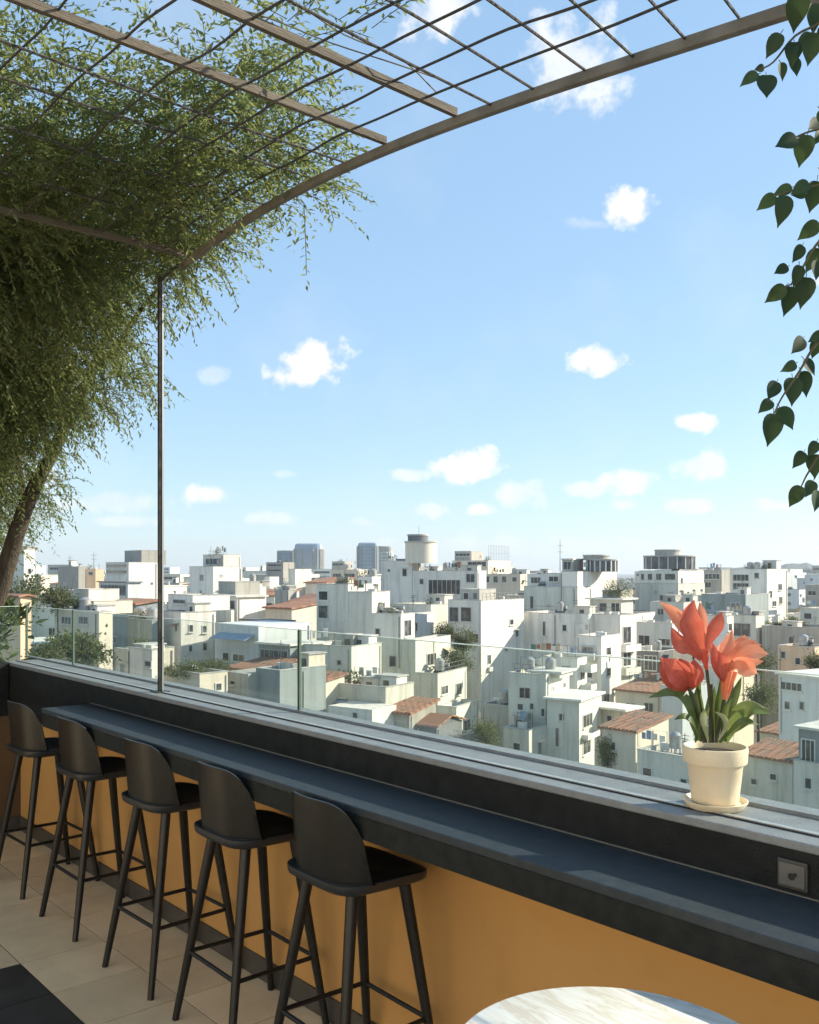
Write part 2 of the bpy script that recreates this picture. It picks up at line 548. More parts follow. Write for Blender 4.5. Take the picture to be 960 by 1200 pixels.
def roof_tiles():
    m, t, p = new_mat('terracotta_roof_tiles')
    N, L = t.nodes, t.links
    co = N.new('ShaderNodeTexCoord')
    w = N.new('ShaderNodeTexWave')
    w.inputs['Scale'].default_value = 1.1
    w.inputs['Distortion'].default_value = 1.5
    w.inputs['Detail'].default_value = 2
    L.new(co.outputs['Object'], w.inputs['Vector'])
    n = N.new('ShaderNodeTexNoise')
    n.inputs['Scale'].default_value = 1.6
    n.inputs['Detail'].default_value = 6
    L.new(co.outputs['Object'], n.inputs['Vector'])
    x = N.new('ShaderNodeMix')
    x.data_type = 'RGBA'
    L.new(n.outputs[0], x.inputs[0])
    x.inputs[6].default_value = (0.40, 0.16, 0.085, 1)
    x.inputs[7].default_value = (0.30, 0.19, 0.13, 1)
    x2 = N.new('ShaderNodeMix')
    x2.data_type = 'RGBA'
    r = N.new('ShaderNodeMapRange')
    r.inputs[1].default_value = 0.55
    r.inputs[2].default_value = 0.95
    r.inputs[4].default_value = 0.6
    L.new(w.outputs['Fac'], r.inputs[0])
    L.new(r.outputs[0], x2.inputs[0])
    L.new(x.outputs[2], x2.inputs[6])
    x2.inputs[7].default_value = (0.14, 0.075, 0.05, 1)
    L.new(x2.outputs[2], p.inputs['Base Color'])
    p.inputs['Roughness'].default_value = 0.85
    b = N.new('ShaderNodeBump')
    b.inputs['Distance'].default_value = 0.1
    L.new(w.outputs['Fac'], b.inputs['Height'])
    L.new(b.outputs[0], p.inputs['Normal'])
    return m


M['floor_tile'] = tile_floor()
M['marble'] = marble()
M['tile'] = roof_tiles()
M['dark_tile'] = plain('charcoal_floor_tile', (0.030, 0.032, 0.033), 0.35, (0.050, 0.052, 0.053), 9, rvar=.08)
M['grout'] = plain('grey_grout', (0.085, 0.07, 0.05), 0.9)


M['orange'] = plaster('ochre_wall_paint', (0.53, 0.30, 0.108), (0.27, 0.14, 0.05), .42)

# ------------------------------------------------------------------ mesh builder and scene-graph helpers
ORG = {}


class MB:
    def __init__(s):
        s.v, s.f, s.m, s.uv = [], [], [], []

    def add(s, vs, fs, mat=0):
        b = len(s.v)
        s.v.extend([tuple(v) for v in vs])
        for f in fs:
            s.f.append(tuple(i + b for i in f))
            s.m.append(mat)

    def obox(s, p, a, b, c, mat=0):
        """box from corner p with edge vectors a, b, c (right handed)"""
        p, a, b, c = Vector(p), Vector(a), Vector(b), Vector(c)
        vs = [p, p + a, p + a + b, p + b, p + c, p + a + c, p + a + b + c, p + b + c]
        fs = [(0, 3, 2, 1), (4, 5, 6, 7), (0, 1, 5, 4), (1, 2, 6, 5), (2, 3, 7, 6), (3, 0, 4, 7)]
        if a.cross(b).dot(c) < 0:
            fs = [f[::-1] for f in fs]
        s.add(vs, fs, mat)

    def box(s, lo, hi, mat=0):
        s.obox(lo, (hi[0] - lo[0], 0, 0), (0, hi[1] - lo[1], 0), (0, 0, hi[2] - lo[2]), mat)

    def tube(s, pts, rad, n=8, mat=0, closed=False):
        pts = [Vector(p) for p in pts]
        if isinstance(rad, (int, float)):
            rad = [rad] * len(pts)
        vs, fs = [], []
        prev = None
        k = len(pts)
        for i, p in enumerate(pts):
            if closed:
                d = (pts[(i + 1) % k] - pts[i - 1]).normalized()
            else:
                d = (pts[min(i + 1, k - 1)] - pts[max(i - 1, 0)]).normalized()
            if prev is None:
                x = d.cross(UP)
                if x.length < 1e-3:
                    x = d.cross(Vector((1, 0, 0)))
                x.normalize()
            else:
                x = (prev - d * prev.dot(d)).normalized()
            prev = x
            y = d.cross(x)
            for j in range(n):
                t = 2 * math.pi * j / n
                vs.append(p + (x * math.cos(t) + y * math.sin(t)) * rad[i])
        rng = k if closed else k - 1
        for i in range(rng):
            a, b = i * n, ((i + 1) % k) * n
            for j in range(n):
                fs.append((a + j, a + (j + 1) % n, b + (j + 1) % n, b + j))
        if not closed:
            fs.append(tuple(range(n - 1, -1, -1)))
            fs.append(tuple((k - 1) * n + j for j in range(n)))
        s.add(vs, fs, mat)

    def lathe(s, prof, c=(0, 0, 0), n=40, mat=0, cap0=True, cap1=True):
        c = Vector(c)
        vs, fs = [], []
        for (r, z) in prof:
            for j in range(n):
                t = 2 * math.pi * j / n
                vs.append(c + Vector((r * math.cos(t), r * math.sin(t), z)))
        for i in range(len(prof) - 1):
            for j in range(n):
                fs.append((i * n + j, i * n + (j + 1) % n, (i + 1) * n + (j + 1) % n, (i + 1) * n + j))
        if cap0:
            fs.append(tuple(range(n - 1, -1, -1)))
        if cap1:
            fs.append(tuple((len(prof) - 1) * n + j for j in range(n)))
        s.add(vs, fs, mat)

    def build(s, name, mats, parent=None, smooth=False, bevel=0.0, seg=2, origin=None):
        if not isinstance(mats, (list, tuple)):
            mats = [mats]
        if parent is not None:
            o0 = ORG[parent.name]
        elif origin is not None:
            o0 = Vector(origin)
        else:
            o0 = Vector((0, 0, 0))
        me = bpy.data.meshes.new(name)
        va = np.array(s.v, dtype=np.float64) - np.array(o0)
        me.from_pydata(va.tolist(), [], s.f)
        for m in mats:
            me.materials.append(m)
        if len(mats) > 1:
            me.polygons.foreach_set('material_index', s.m)
        if smooth:
            me.polygons.foreach_set('use_smooth', [True] * len(me.polygons))
            try:
                me.set_sharp_from_angle(angle=math.radians(smooth if smooth is not True else 40))
            except Exception:
                pass
        if s.uv and len(s.uv) == len(s.v):
            ul = me.uv_layers.new(name='petal_map')
            li = np.zeros(len(me.loops), dtype=np.int32)
            me.loops.foreach_get('vertex_index', li)
            ul.data.foreach_set('uv', np.array(s.uv, dtype=np.float32)[li].ravel())
        me.update()
        o = bpy.data.objects.new(name, me)
        COL.objects.link(o)
        if parent is not None:
            o.parent = parent
        else:
            o.location = o0
        ORG[o.name] = o0
        if bevel:
            b = o.modifiers.new('bevel', 'BEVEL')
            b.width = bevel
            b.segments = seg
            b.limit_method = 'ANGLE'
            b.angle_limit = math.radians(40)
        return o


def thing(name, label, cat, loc, group=None):
    o = bpy.data.objects.new(name, None)
    o.empty_display_size = 0.1
    COL.objects.link(o)
    o.location = loc
    ORG[o.name] = Vector(loc)
    tag(o, label, cat, group)
    return o


def tag(o, label, cat, group=None, kind=None):
    if label:
        o['label'] = label
    if cat:
        o['category'] = cat
    if group:
        o['group'] = group
    if kind:
        o['kind'] = kind
    return o


def leaves_mesh(mb, base, dirs, length, width, up, fold=0.25, mat=0):
    """many folded lens-shaped leaves: arrays of base points, directions, lengths, widths, normals"""
    base = np.asarray(base)
    dirs = np.asarray(dirs)
    dirs = dirs / np.maximum(np.linalg.norm(dirs, axis=1, keepdims=True), 1e-9)
    up = np.asarray(up)
    side = np.cross(dirs, up)
    side /= np.maximum(np.linalg.norm(side, axis=1, keepdims=True), 1e-9)
    nrm = np.cross(side, dirs)
    length = np.asarray(length)[:, None]
    width = np.asarray(width)[:, None]
    p0 = base
    p2 = base + dirs * length
    mid = base + dirs * length * 0.42
    p1 = mid + side * width * 0.5 + nrm * width * fold
    p3 = mid - side * width * 0.5 + nrm * width * fold
    n = len(base)
    vs = np.stack([p0, p1, p2, p3], axis=1).reshape(-1, 3)
    b0 = len(mb.v)
    mb.v.extend(map(tuple, vs.tolist()))
    idx = np.arange(n) * 4 + b0
    for i in idx.tolist():
        mb.f.append((i, i + 1, i + 2))
        mb.f.append((i, i + 2, i + 3))
        mb.m.append(mat)
        mb.m.append(mat)


def bez(pts, n=12):
    """Catmull-Rom through pts"""
    pts = [Vector(p) for p in pts]
    P = [pts[0] * 2 - pts[1]] + pts + [pts[-1] * 2 - pts[-2]]
    o = []
    for i in range(1, len(P) - 2):
        for k in range(n):
            t = k / n
            a, b, c, d = P[i - 1], P[i], P[i + 1], P[i + 2]
            o.append(0.5 * ((2 * b) + (c - a) * t + (2 * a - 5 * b + 4 * c - d) * t * t + (3 * b - a - 3 * c + d) * t ** 3))
    o.append(pts[-1])
    return o


#@@STRUCTURE
# ------------------------------------------------------------------ terrace
V_WALL, V_PAR, V_OUT, V_GL, V_CNT = 2.185, 2.11, 2.44, 2.35, 1.83
V_POST = 2.195
Z_CNT, Z_PAR = 1.02, 1.146
U_END, U_R, U_CL = -6.6, 4.2, -5.2
GZ = -34.0

mb = MB()
mb.box((-4000, -4000, GZ - 1), (4000, 9000, GZ))
tag(mb.build('ground', M['city_ground']), None, None, kind='structure')

# floor: grout sheet and individual tiles in one surface
mb = MB()
mb.box((U_END, -4.0, -0.25), (U_R, 2.42, -0.004))
tag(mb.build('terrace_slab', M['grout']), None, None, kind='structure')
mb = MB()
T = 0.3925
for i in range(-7, 23):
    for j in range(-14, 2):
        u0 = -4.355 + (i) * T
        v0 = 1.44 + j * T
        if u0 < U_END - .35 or v0 < -3.0 or u0 + T > U_R:
            continue
        g = 0.0032
        dark = (j < 0 and i >= 0)
        u1, v1 = u0 + T - g, min(v0 + T - g, V_WALL - 0.012)
        mb.box((max(u0 + g, U_END + .01), v0 + g, -0.012), (u1, v1, 0.0), 1 if dark else 0)
tag(mb.build('terrace_floor', [M['floor_tile'], M['dark_tile']]), None, None, kind='structure')

# ochre wall under the counter with its skirting
w = thing('bar_wall', 'long ochre painted wall below the dark bar counter', 'wall', (-2, V_WALL, 0))
mb = MB()
mb.box((U_END - 0.05, V_WALL, -0.2), (U_R, 2.40, 1.0))
mb.build('wall_panel', M['orange'], w)
mb = MB()
mb.box((U_END, V_WALL - 0.012, 0.0), (U_R, V_WALL - 0.0005, 0.095))
mb.build('skirting', M['skirt'], w, bevel=0.003)

# parapet: slate coloured upstand with a wide stone sill
p = thing('parapet', 'dark slate parapet with a wide stone sill above the counter', 'parapet', (-2, V_PAR, 0.85))
mb = MB()
mb.box((U_END - 0.1, V_PAR + 0.002, 0.80), (U_R, 2.425, Z_PAR - 0.022))
mb.build('upstand', M['parapet'], p)
mb = MB()
mb.box((U_END - 0.1, V_PAR, Z_PAR - 0.022), (U_R, V_OUT, Z_PAR))
mb.build('sill', M['sill'], p, bevel=0.004)
mb = MB()
mb.box((U_CL, V_PAR - 0.004, Z_CNT + 0.0005), (U_R, V_PAR + 0.001, Z_CNT + 0.0035))
mb.build('sealant_line', M['sealant'], p)

# bar counter
c = thing('bar_counter', 'long dark blue-grey bar counter running below the glass parapet', 'counter', (U_CL, V_CNT, Z_CNT))
mb = MB()
mb.box((U_CL, V_CNT, Z_CNT - 0.026), (U_R, V_PAR - 0.001, Z_CNT))
mb.build('counter_top', M['counter'], c, bevel=0.004)
mb = MB()
mb.box((U_CL + 0.006, V_CNT + 0.004, Z_CNT - 0.10), (U_R, V_CNT + 0.05, Z_CNT - 0.0265))
mb.box((U_CL + 0.006, V_CNT + 0.052, Z_CNT - 0.07), (U_R, V_WALL - 0.002, Z_CNT - 0.0275))
mb.build('counter_apron', M['counter_face'], c, bevel=0.003)

# side wall at the far left end, with its own sill and glass
s = thing('end_wall', 'short ochre wall with dark painted-in shade closing the far left end of the terrace', 'wall', (U_END, 0, 0))
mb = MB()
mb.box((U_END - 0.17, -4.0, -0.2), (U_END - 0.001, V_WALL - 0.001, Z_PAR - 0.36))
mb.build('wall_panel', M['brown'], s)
mb = MB()
mb.box((U_END - 0.18, -4.0, Z_PAR - 0.358), (U_END + 0.005, V_PAR - 0.002, Z_PAR - 0.002))
mb.build('sill', M['parapet'], s, bevel=0.004)
mb = MB()
mb.box((U_END, -4.0, 0.0), (U_END + 0.012, V_WALL - 0.014, 0.095))
mb.build('skirting', M['skirt'], s)

# unseen wall added behind the viewer for warm bounce light, and host building below
mb = MB()
mb.box((-11.5, -9.0, GZ), (U_R + 3, 2.415, -0.26))
tag(mb.build('host_building', M['w_cream']), 'tall cream building that carries the terrace', 'building')

w = thing('bounce_wall', 'long unseen cream wall added behind the terrace for warm bounce light', 'wall', (0, -3.1, 0))
mb = MB()
mb.box((U_END - 0.5, -3.4, -0.2), (U_R + 2, -3.02, 3.3))
mb.build('wall_panel', M['house'], w)
# glass balustrade
GT = on_v(760, 773.5, V_GL).z
J0, J1, J2, J3 = (on_v(x_, 800, V_GL).x for x_ in (31, 86, 189, 351))
PANELS = [(J0 + .012, J1 - .005), (J1 + .005, J2 - .005), (J2 + .005, J3 - .005), (J3 + .005, 0.6), (0.61, 2.4)]
PL = ['clear glass panel at the left corner of the balustrade', 'clear glass panel just left of the tall dark post',
      'clear glass panel just right of the tall dark post', 'longest clear glass panel, running behind the potted flowers',
      'clear glass panel at the right end of the balustrade']
for (a, b), lab in zip(PANELS, PL):
    t = thing('balustrade_glass', lab, 'glass panel', ((a + b) / 2, V_GL, Z_PAR), 'glass balustrade panels')
    mb = MB()
    mb.box((a, V_GL - 0.005, Z_PAR + 0.006), (b, V_GL + 0.005, GT - 0.002))
    mb.build('pane', M['glass'], t)
    mb = MB()
    mb.box((a, V_GL - 0.0055, GT - 0.002), (b, V_GL + 0.0055, GT + 0.001))
    mb.build('top_edge', M['glass_edge'], t)
    for e, nm in ((a, 'side_edge'), (b - 0.003, 'side_edge')):
        mb = MB()
        mb.box((e, V_GL - 0.0055, Z_PAR + 0.006), (e + 0.003, V_GL + 0.0055, GT - 0.0025))
        mb.build(nm, M['glass_side'], t)
    mb = MB()
    mb.box((a - 0.006, V_GL - 0.011, Z_PAR + 0.0005), (b + 0.006, V_GL + 0.011, Z_PAR + 0.009))
    ch = mb.build('base_channel', M['sill'], t)
    mb = MB()
    mb.box((a - 0.006, V_GL - 0.017, Z_PAR + 0.0005), (b + 0.006, V_GL - 0.0112, Z_PAR + 0.006))
    mb.build('gasket', M['sill'], ch)
t = thing('balustrade_glass', 'clear glass panel standing on the end wall in front of the bush', 'glass panel', (J0 - .06, .5, Z_PAR), 'glass balustrade panels')
mb = MB()
mb.box((J0 - 0.065, -1.6, Z_PAR - 0.356), (J0 - 0.055, V_GL - 0.03, GT - 0.002))
mb.build('pane', M['glass'], t)
mb = MB()
mb.box((J0 - 0.0655, -1.6, GT - 0.002), (J0 - 0.0545, V_GL - 0.03, GT + 0.001))
mb.build('top_edge', M['glass_edge'], t)

# slim joint posts of the balustrade
for (px, lab) in ((J0, 'slim bronze balustrade post at the left corner'), (J1, 'slim bronze balustrade post between corner and tall post'),
                  (J3, 'slim bronze balustrade post at the middle glass joint')):
    mb = MB()
    mb.box((px - 0.0035, V_GL - 0.007, Z_PAR + 0.010), (px + 0.0035, V_GL + 0.007, GT + 0.002))
    tag(mb.build('balustrade_post', M['steel_dark'], origin=(px, V_GL, Z_PAR), bevel=0.001), lab, 'post', 'balustrade posts')

# tall post that carries the pergola
pt = thing('pergola_post', 'tall dark steel post from the sill up to the pergola', 'post', (-4.51, V_POST, Z_PAR))
ztop = on_v(186, 325, V_POST).z
mb = MB()
mb.box((-4.522, V_POST - 0.011, Z_PAR + 0.006), (-4.499, V_POST + 0.011, ztop))
mb.build('post_body', M['steel_dark'], pt, bevel=0.002)
mb = MB()
mb.box((-4.4985, V_POST + 0.002, Z_PAR + 0.007), (-4.494, V_POST + 0.011, ztop - 0.02))
mb.build('sunlit_strip', M['steel_light'], pt)  # pale strip imitating the sunlit side of the dark post
mb = MB()
mb.box((-4.555, V_POST - 0.035, Z_PAR + 0.0008), (-4.470, V_POST + 0.035, Z_PAR + 0.0055))
mb.build('base_plate', M['steel_dark'], pt)
mb = MB()
mb.tube([(-4.505, V_POST, ztop - .02), (-4.30, V_POST, ztop + .012)], .009, 8)
mb.build('bracket', M['steel_dark'], pt)

# drip channel let into the sill
mb = MB()
mb.box((U_END - 0.09, V_POST - 0.009, Z_PAR + 0.0005), (U_R, V_POST + 0.009, Z_PAR + 0.005))
mb.build('drip_channel', M['alu'], p)
mb = MB()
mb.box((U_END - 0.09, V_POST - 0.016, Z_PAR + 0.0005), (U_R, V_POST - 0.0095, Z_PAR + 0.003))
mb.build('channel_joint', M['rubber'], p)

# socket on the parapet face
sc = on_v(930, 1025, V_PAR)
t = thing('wall_socket', 'square grey wall socket on the dark parapet face', 'socket', sc)
mb = MB()
mb.box((sc.x - 0.037, V_PAR - 0.007, sc.z - 0.034), (sc.x + 0.037, V_PAR - 0.0003, sc.z + 0.034))
mb.build('plate', M['socket'], t, bevel=0.003)
mb = MB()
mb.box((sc.x - 0.031, V_PAR - 0.0095, sc.z - 0.026), (sc.x + 0.031, V_PAR - 0.0072, sc.z + 0.026))
ins = mb.build('insert', M['socket_in'], t, bevel=0.001)
mb = MB()
for dx, r in ((0.0, 0.0085), (0.009, 0.0045)):
    vs = [(sc.x + dx + r * math.cos(k * math.pi / 8), V_PAR - 0.0105 - abs(dx) * .02, sc.z + (0.003 if dx else -0.003) + r * math.sin(k * math.pi / 8)) for k in range(16)]
    vb = [(a, V_PAR - 0.0094, c_) for a, b_, c_ in vs]
    mb.add(vs + vb, [tuple(range(16))] + [(k, (k + 1) % 16, 16 + (k + 1) % 16, 16 + k) for k in range(16)])
mb.build('outlet_hole', M['rubber'], ins)

# ------------------------------------------------------------------ pergola lattice
V_ARCH = 2.2
APX = [(212, 312), (240, 293), (270, 272), (330, 233), (367, 215), (406, 196), (454, 173), (537, 140), (579, 124), (629, 106), (687, 93),
       (747, 76), (808, 54), (866, 34), (930, 10), (985, -12)]
AP = [on_v(x, y, V_ARCH) for x, y in APX]
xs = [p_.x for p_ in AP]
pf = np.polyfit(xs, [p_.z for p_ in AP], 3)
arch_z = lambda u: float(np.polyval(pf, min(max(u, -4.75), -.6)))
perg = thing('pergola', 'old iron lattice pergola roof with a curved front beam', 'pergola', (-2.5, V_ARCH, 3.1))
us = np.linspace(-4.30, 2.0, 90)
mb = MB()
vs, fs = [], []
hgt, dep = 0.033, 0.026
for u in us:
    z = arch_z(u)
    for (dv, dz) in ((-dep / 2, -hgt / 2), (dep / 2, -hgt / 2), (dep / 2, hgt / 2), (-dep / 2, hgt / 2)):
        vs.append((u, V_ARCH + dv, z + dz))
for i in range(len(us) - 1):
    for j in range(4):
        fs.append((i * 4 + j, i * 4 + (j + 1) % 4, i * 4 + 4 + (j + 1) % 4, i * 4 + 4 + j))
fs += [(0, 3, 2, 1), tuple((len(us) - 1) * 4 + j for j in range(4))]
mb.add(vs, fs)
mb.build('front_beam', M['arch'], perg, bevel=0.003)
# ribs running back from the beam to the back wall
rng = random.Random(5)
V_BACK = -2.98


def rib_pts(u0, skew, n=10, jit=0.007):
    o = []
    for k in range(n + 1):
        f = k / n
        v = V_ARCH - 0.012 - f * (V_ARCH - V_BACK)
        u = u0 + skew * f * 6.1 * (1 - .5 * f)
        o.append((u + rng.uniform(-jit, jit), v, arch_z(u) + 0.012 + rng.uniform(-jit, jit) * .8))
    return o


for u0, skew in ((-2.67, 0.0), (-2.295, 0.02), (-4.2, 0.0)):
    pts = rib_pts(u0, skew, 6, 0.002)
    mb = MB()
    for a, b in zip(pts[:-1], pts[1:]):
        a, b = Vector(a), Vector(b)
        mb.obox(a + Vector((-.009, 0, 0)), (0.018, 0, 0), b - a, (0, 0, 0.026))
    mb.build('beam', M['wood'], perg)
for u0, skew in ((-3.86, 0), (-3.50, 0), (-3.147, 0), (-2.92, 0), (-2.13, .05), (-1.945, .08), (-1.752, .11), (-1.571, .14), (-1.405, .17),
                 (-1.262, .2), (-1.1, .22), (-.93, .22), (-.75, .22), (-.55, .2), (-.35, .2), (-.15, .2), (.1, .2), (.35, .2), (.6, .2), (.9, .2), (1.2, .2), (1.5, .2), (1.8, .1)):
    mb = MB()
    mb.tube(bez(rib_pts(u0, skew), 4), 0.0043, 6)
    mb.build('rib', M['rod'], perg, smooth=True)
for v in (2.045, 1.90, 1.735, 1.59, 1.39, 1.18, .98, .77, .56, .35, .14, -.07, -.28, -.5, -.72, -.95):
    pts = []
    for u in np.linspace(-4.27, 1.95, 26):
        pts.append((u, v + rng.uniform(-.012, .012) - (u + 2) * 0.004, arch_z(u) + 0.030 + rng.uniform(-.008, .008)))
    mb = MB()
    mb.tube(bez(pts, 3), 0.0040, 6)
    mb.build('cross_rod', M['rod'], perg, smooth=True)
# dry vine tendrils wound along the second beam
tw = MB()
for q in range(2):
    pts = []
    for kk in range(12):
        f = kk / 11
        v = V_ARCH - .1 - f * 2.3
        pts.append((-2.285 + .05 * math.sin(7 * f + q * 2) + rng.uniform(-.03, .03), v, arch_z(-2.29) + 0.055 + .05 * rng.random()))
    tw.tube(bez(pts, 4), 0.0022, 5)
mb = tw
mb.build('dry_tendrils', M['twig'], perg, smooth=True)

#@@STOOLS
# ------------------------------------------------------------------ bar stools


def make_stool(name, label):
    t = thing(name, label, 'bar stool', (0, 0, 0), 'black bar stools along the counter')
    hw, sh = 0.205, 0.785
    # seat: rounded dish
    mb = MB()
    n, rings = 56, [0.0, 0.35, 0.62, 0.82, 0.93, 0.985, 1.0]

    def outline(k):
        a = 2 * math.pi * k / n
        ca, sa = math.cos(a), math.sin(a)
        ex = 2 / 4.6
        x = hw * math.copysign(abs(ca) ** ex, ca)
        y = 0.19 * math.copysign(abs(sa) ** ex, sa)
        x *= 1.0 + 0.02 * (y / 0.19)
        return x, y
    vs, fs = [(0, 0, sh - 0.016)], []
    for r in rings[1:]:
        for k in range(n):
            x, y = outline(k)
            dz = -0.016 * (1 - r ** 3) + (-0.006 * max(0, (r - .93) / .07) ** 2)
            dz -= 0.012 * max(0, y / .19) ** 3 * r
            vs.append((x * r, y * r, sh + dz))
    for j, (r, z) in enumerate(((1.0, -0.020), (0.985, -0.032), (0.93, -0.040), (0.5, -0.044))):
        for k in range(n):
            x, y = outline(k)
            vs.append((x * r, y * r, sh + z - 0.012 * max(0, y / .19) ** 3 * r))
    nr = len(rings) - 1 + 4
    for k in range(n):
        fs.append((0, 1 + k, 1 + (k + 1) % n))
    for i in range(nr - 1):
        for k in range(n):
            a, b = 1 + i * n, 1 + (i + 1) * n
            fs.append((a + k, b + k, b + (k + 1) % n, a + (k + 1) % n))
    fs.append(tuple(1 + (nr - 1) * n + k for k in range(n - 1, -1, -1)))
    mb.add(vs, fs)
    mb.build('seat', M['seat'], t, smooth=50)
    # backrest: thin bent shell, tall in the middle, running down into the seat at both sides
    mb = MB()
    nu, nv = 30, 10
    th = 0.0085
    grid = []
    for side in (0, 1):
        g = []
        for i in range(nu + 1):
            s_ = -1 + 2 * i / nu
            s2 = math.copysign(abs(s_) ** 0.9, s_)
            x = s2 * hw * 1.0
            y = -0.178 + 0.110 * abs(s2) ** 3.4
            top = 0.262 * (1 - abs(s_) ** 5.0) ** 0.55 + 0.004
            row = []
            for j in range(nv + 1):
                f = j / nv
                lean = -0.030 * f * (1 - 0.4 * abs(s_))
                flare = 1 + 0.00 * f
                zz = sh - 0.012 + f * top
                dx, dy = 0.0, 0.0
                if side:
                    # inner face offset towards the front / centre
                    sl = 0.110 * 3.4 * abs(s2) ** 2.4 * math.copysign(1, s2) / hw
                    nrm = Vector((-sl, 1.0)).normalized()
                    dx, dy = nrm.x * th, nrm.y * th
                row.append((x * flare + dx, y + lean + dy, zz))
            g.append(row)
        grid.append(g)
    vs, fs = [], []
    for g in grid:
        for row in g:
            vs += row
    A = (nu + 1) * (nv + 1)
    id_ = lambda s_, i, j: s_ * A + i * (nv + 1) + j
    for i in range(nu):
        for j in range(nv):
            fs.append((id_(0, i, j), id_(0, i + 1, j), id_(0, i + 1, j + 1), id_(0, i, j + 1)))
            fs.append((id_(1, i, j), id_(1, i, j + 1), id_(1, i + 1, j + 1), id_(1, i + 1, j)))
        fs.append((id_(0, i, nv), id_(0, i + 1, nv), id_(1, i + 1, nv), id_(1, i, nv)))
        fs.append((id_(0, i, 0), id_(1, i, 0), id_(1, i + 1, 0), id_(0, i + 1, 0)))
    for i in (0, nu):
        for j in range(nv):
            q = (id_(0, i, j), id_(0, i, j + 1), id_(1, i, j + 1), id_(1, i, j))
            fs.append(q if i == 0 else q[::-1])
    mb.add(vs, fs)
    mb.build('backrest', M['black_plastic'], t, smooth=55)
    # legs and foot ring
    tops = [(-.125, -.105), (.125, -.105), (.125, .105), (-.125, .105)]
    feet = [(-.218, -.225), (.218, -.225), (.205, .205), (-.205, .205)]
    ring = []
    for (a, b) in zip(tops, feet):
        mb = MB()
        p0, p1 = Vector((a[0], a[1], sh - 0.036)), Vector((b[0], b[1], 0.0))
        mb.tube([p0, p0.lerp(p1, .5), p1], [0.0210, 0.0180, 0.0135], 14)
        mb.build('leg', M['black_metal'], t, smooth=True)
        ring.append(p0.lerp(p1, 0.64))
    mb = MB()
    for i in range(4):
        mb.tube([ring[i], ring[(i + 1) % 4]], 0.0086, 10)
    mb.build('foot_ring', M['black_metal'], t, smooth=True)
    mb = MB()
    mb.box((-.14, -.12, sh - 0.052), (.14, .12, sh - 0.040))
    mb.build('seat_frame', M['black_metal'], t, bevel=.003)
    return t


def copy_tree(o, label):
    r = o.copy()
    COL.objects.link(r)
    r['label'] = label
    for ch in list(o.children):
        c_ = ch.copy()
        COL.objects.link(c_)
        c_.parent = r
    return r


STOOLS = [(-2.53, 'black bar stool nearest the viewer, in front of the plain ochre wall', -1.5),
          (-3.19, 'black bar stool second nearest, between the nearest and the middle stool', -1.0),
          (-3.86, 'black bar stool in the middle of the row of five', 1.5),
          (-4.66, 'black bar stool second from the far left end of the row', 0.5),
          (-5.42, 'black bar stool farthest left, standing past the end of the counter', 2.0)]
proto = None
for (u, lab, rz) in STOOLS:
    o = make_stool('bar_stool', lab) if proto is None else copy_tree(proto, lab)
    proto = proto or o
    o.location = (u, 1.945, 0)
    o.rotation_euler = (0, 0, math.radians(rz))

# ------------------------------------------------------------------ marble table
TX, TY, TH = -1.029, 1.383, 0.90
t = thing('round_table', 'round pale marble bistro table in sunlight at the bottom edge', 'table', (TX, TY, 0))
mb = MB()
mb.lathe([(0.293, -0.022), (0.299, -0.018), (0.302, -0.008), (0.300, -0.002), (0.296, 0.0)], (TX, TY, TH), 96)
mb.build('table_top', M['marble'], t, smooth=30)
mb = MB()
mb.lathe([(0.03, 0.0), (0.03, TH - .045), (.15, TH - .03), (.15, TH - .0225)], (TX, TY, 0.02), 24, cap0=True)
for v_ in range(len(mb.v)):
    x, y, z = mb.v[v_]
    mb.v[v_] = (x, y, min(z, TH - 0.0225))
mb.build('pedestal', M['black_metal'], t, smooth=30)
mb = MB()
mb.lathe([(0.23, 0.0), (0.23, 0.01), (0.05, 0.028)], (TX, TY, 0.0), 48)
mb.build('foot_plate', M['black_metal'], t, smooth=30)

#@@PLANT
# ------------------------------------------------------------------ potted flowers on the sill
PZ = 2.50
pc = at(838, 667, PZ)
pc.z = Z_PAR
POT = pc.copy()
pt = thing('flower_pot', 'cream clay flower pot on a saucer on the sill', 'flower pot', POT)
mb = MB()
mb.lathe([(0.056, 0.016), (0.0605, 0.018), (0.072, 0.118), (0.0735, 0.120), (0.0815, 0.122), (0.0825, 0.126), (0.0845, 0.158), (0.0835, 0.163), (0.079, 0.164),
          (0.075, 0.158), (0.071, 0.145)], POT, 64, cap1=False)
mb.build('pot_body', M['pot'], pt, smooth=35)
mb = MB()
mb.lathe([(0.066, 0.0005), (0.072, 0.002), (0.0835, 0.017), (0.0845, 0.021), (0.0815, 0.022), (0.074, 0.012), (0.055, 0.0155)], POT, 64)
mb.build('saucer', M['pot'], pt, smooth=35)
mb = MB()
mb.lathe([(0.0725, 0.144), (0.05, 0.148), (0.02, 0.151)], POT, 32)
mb.build('soil', M['soil'], pt, smooth=True)


def zpt(zx, zy, dz=0.0):
    """pixel of the plant close-up (740,680, x5.333) -> world"""
    return at(740 + zx / 5.333, 680 + zy / 5.333, PZ + dz)


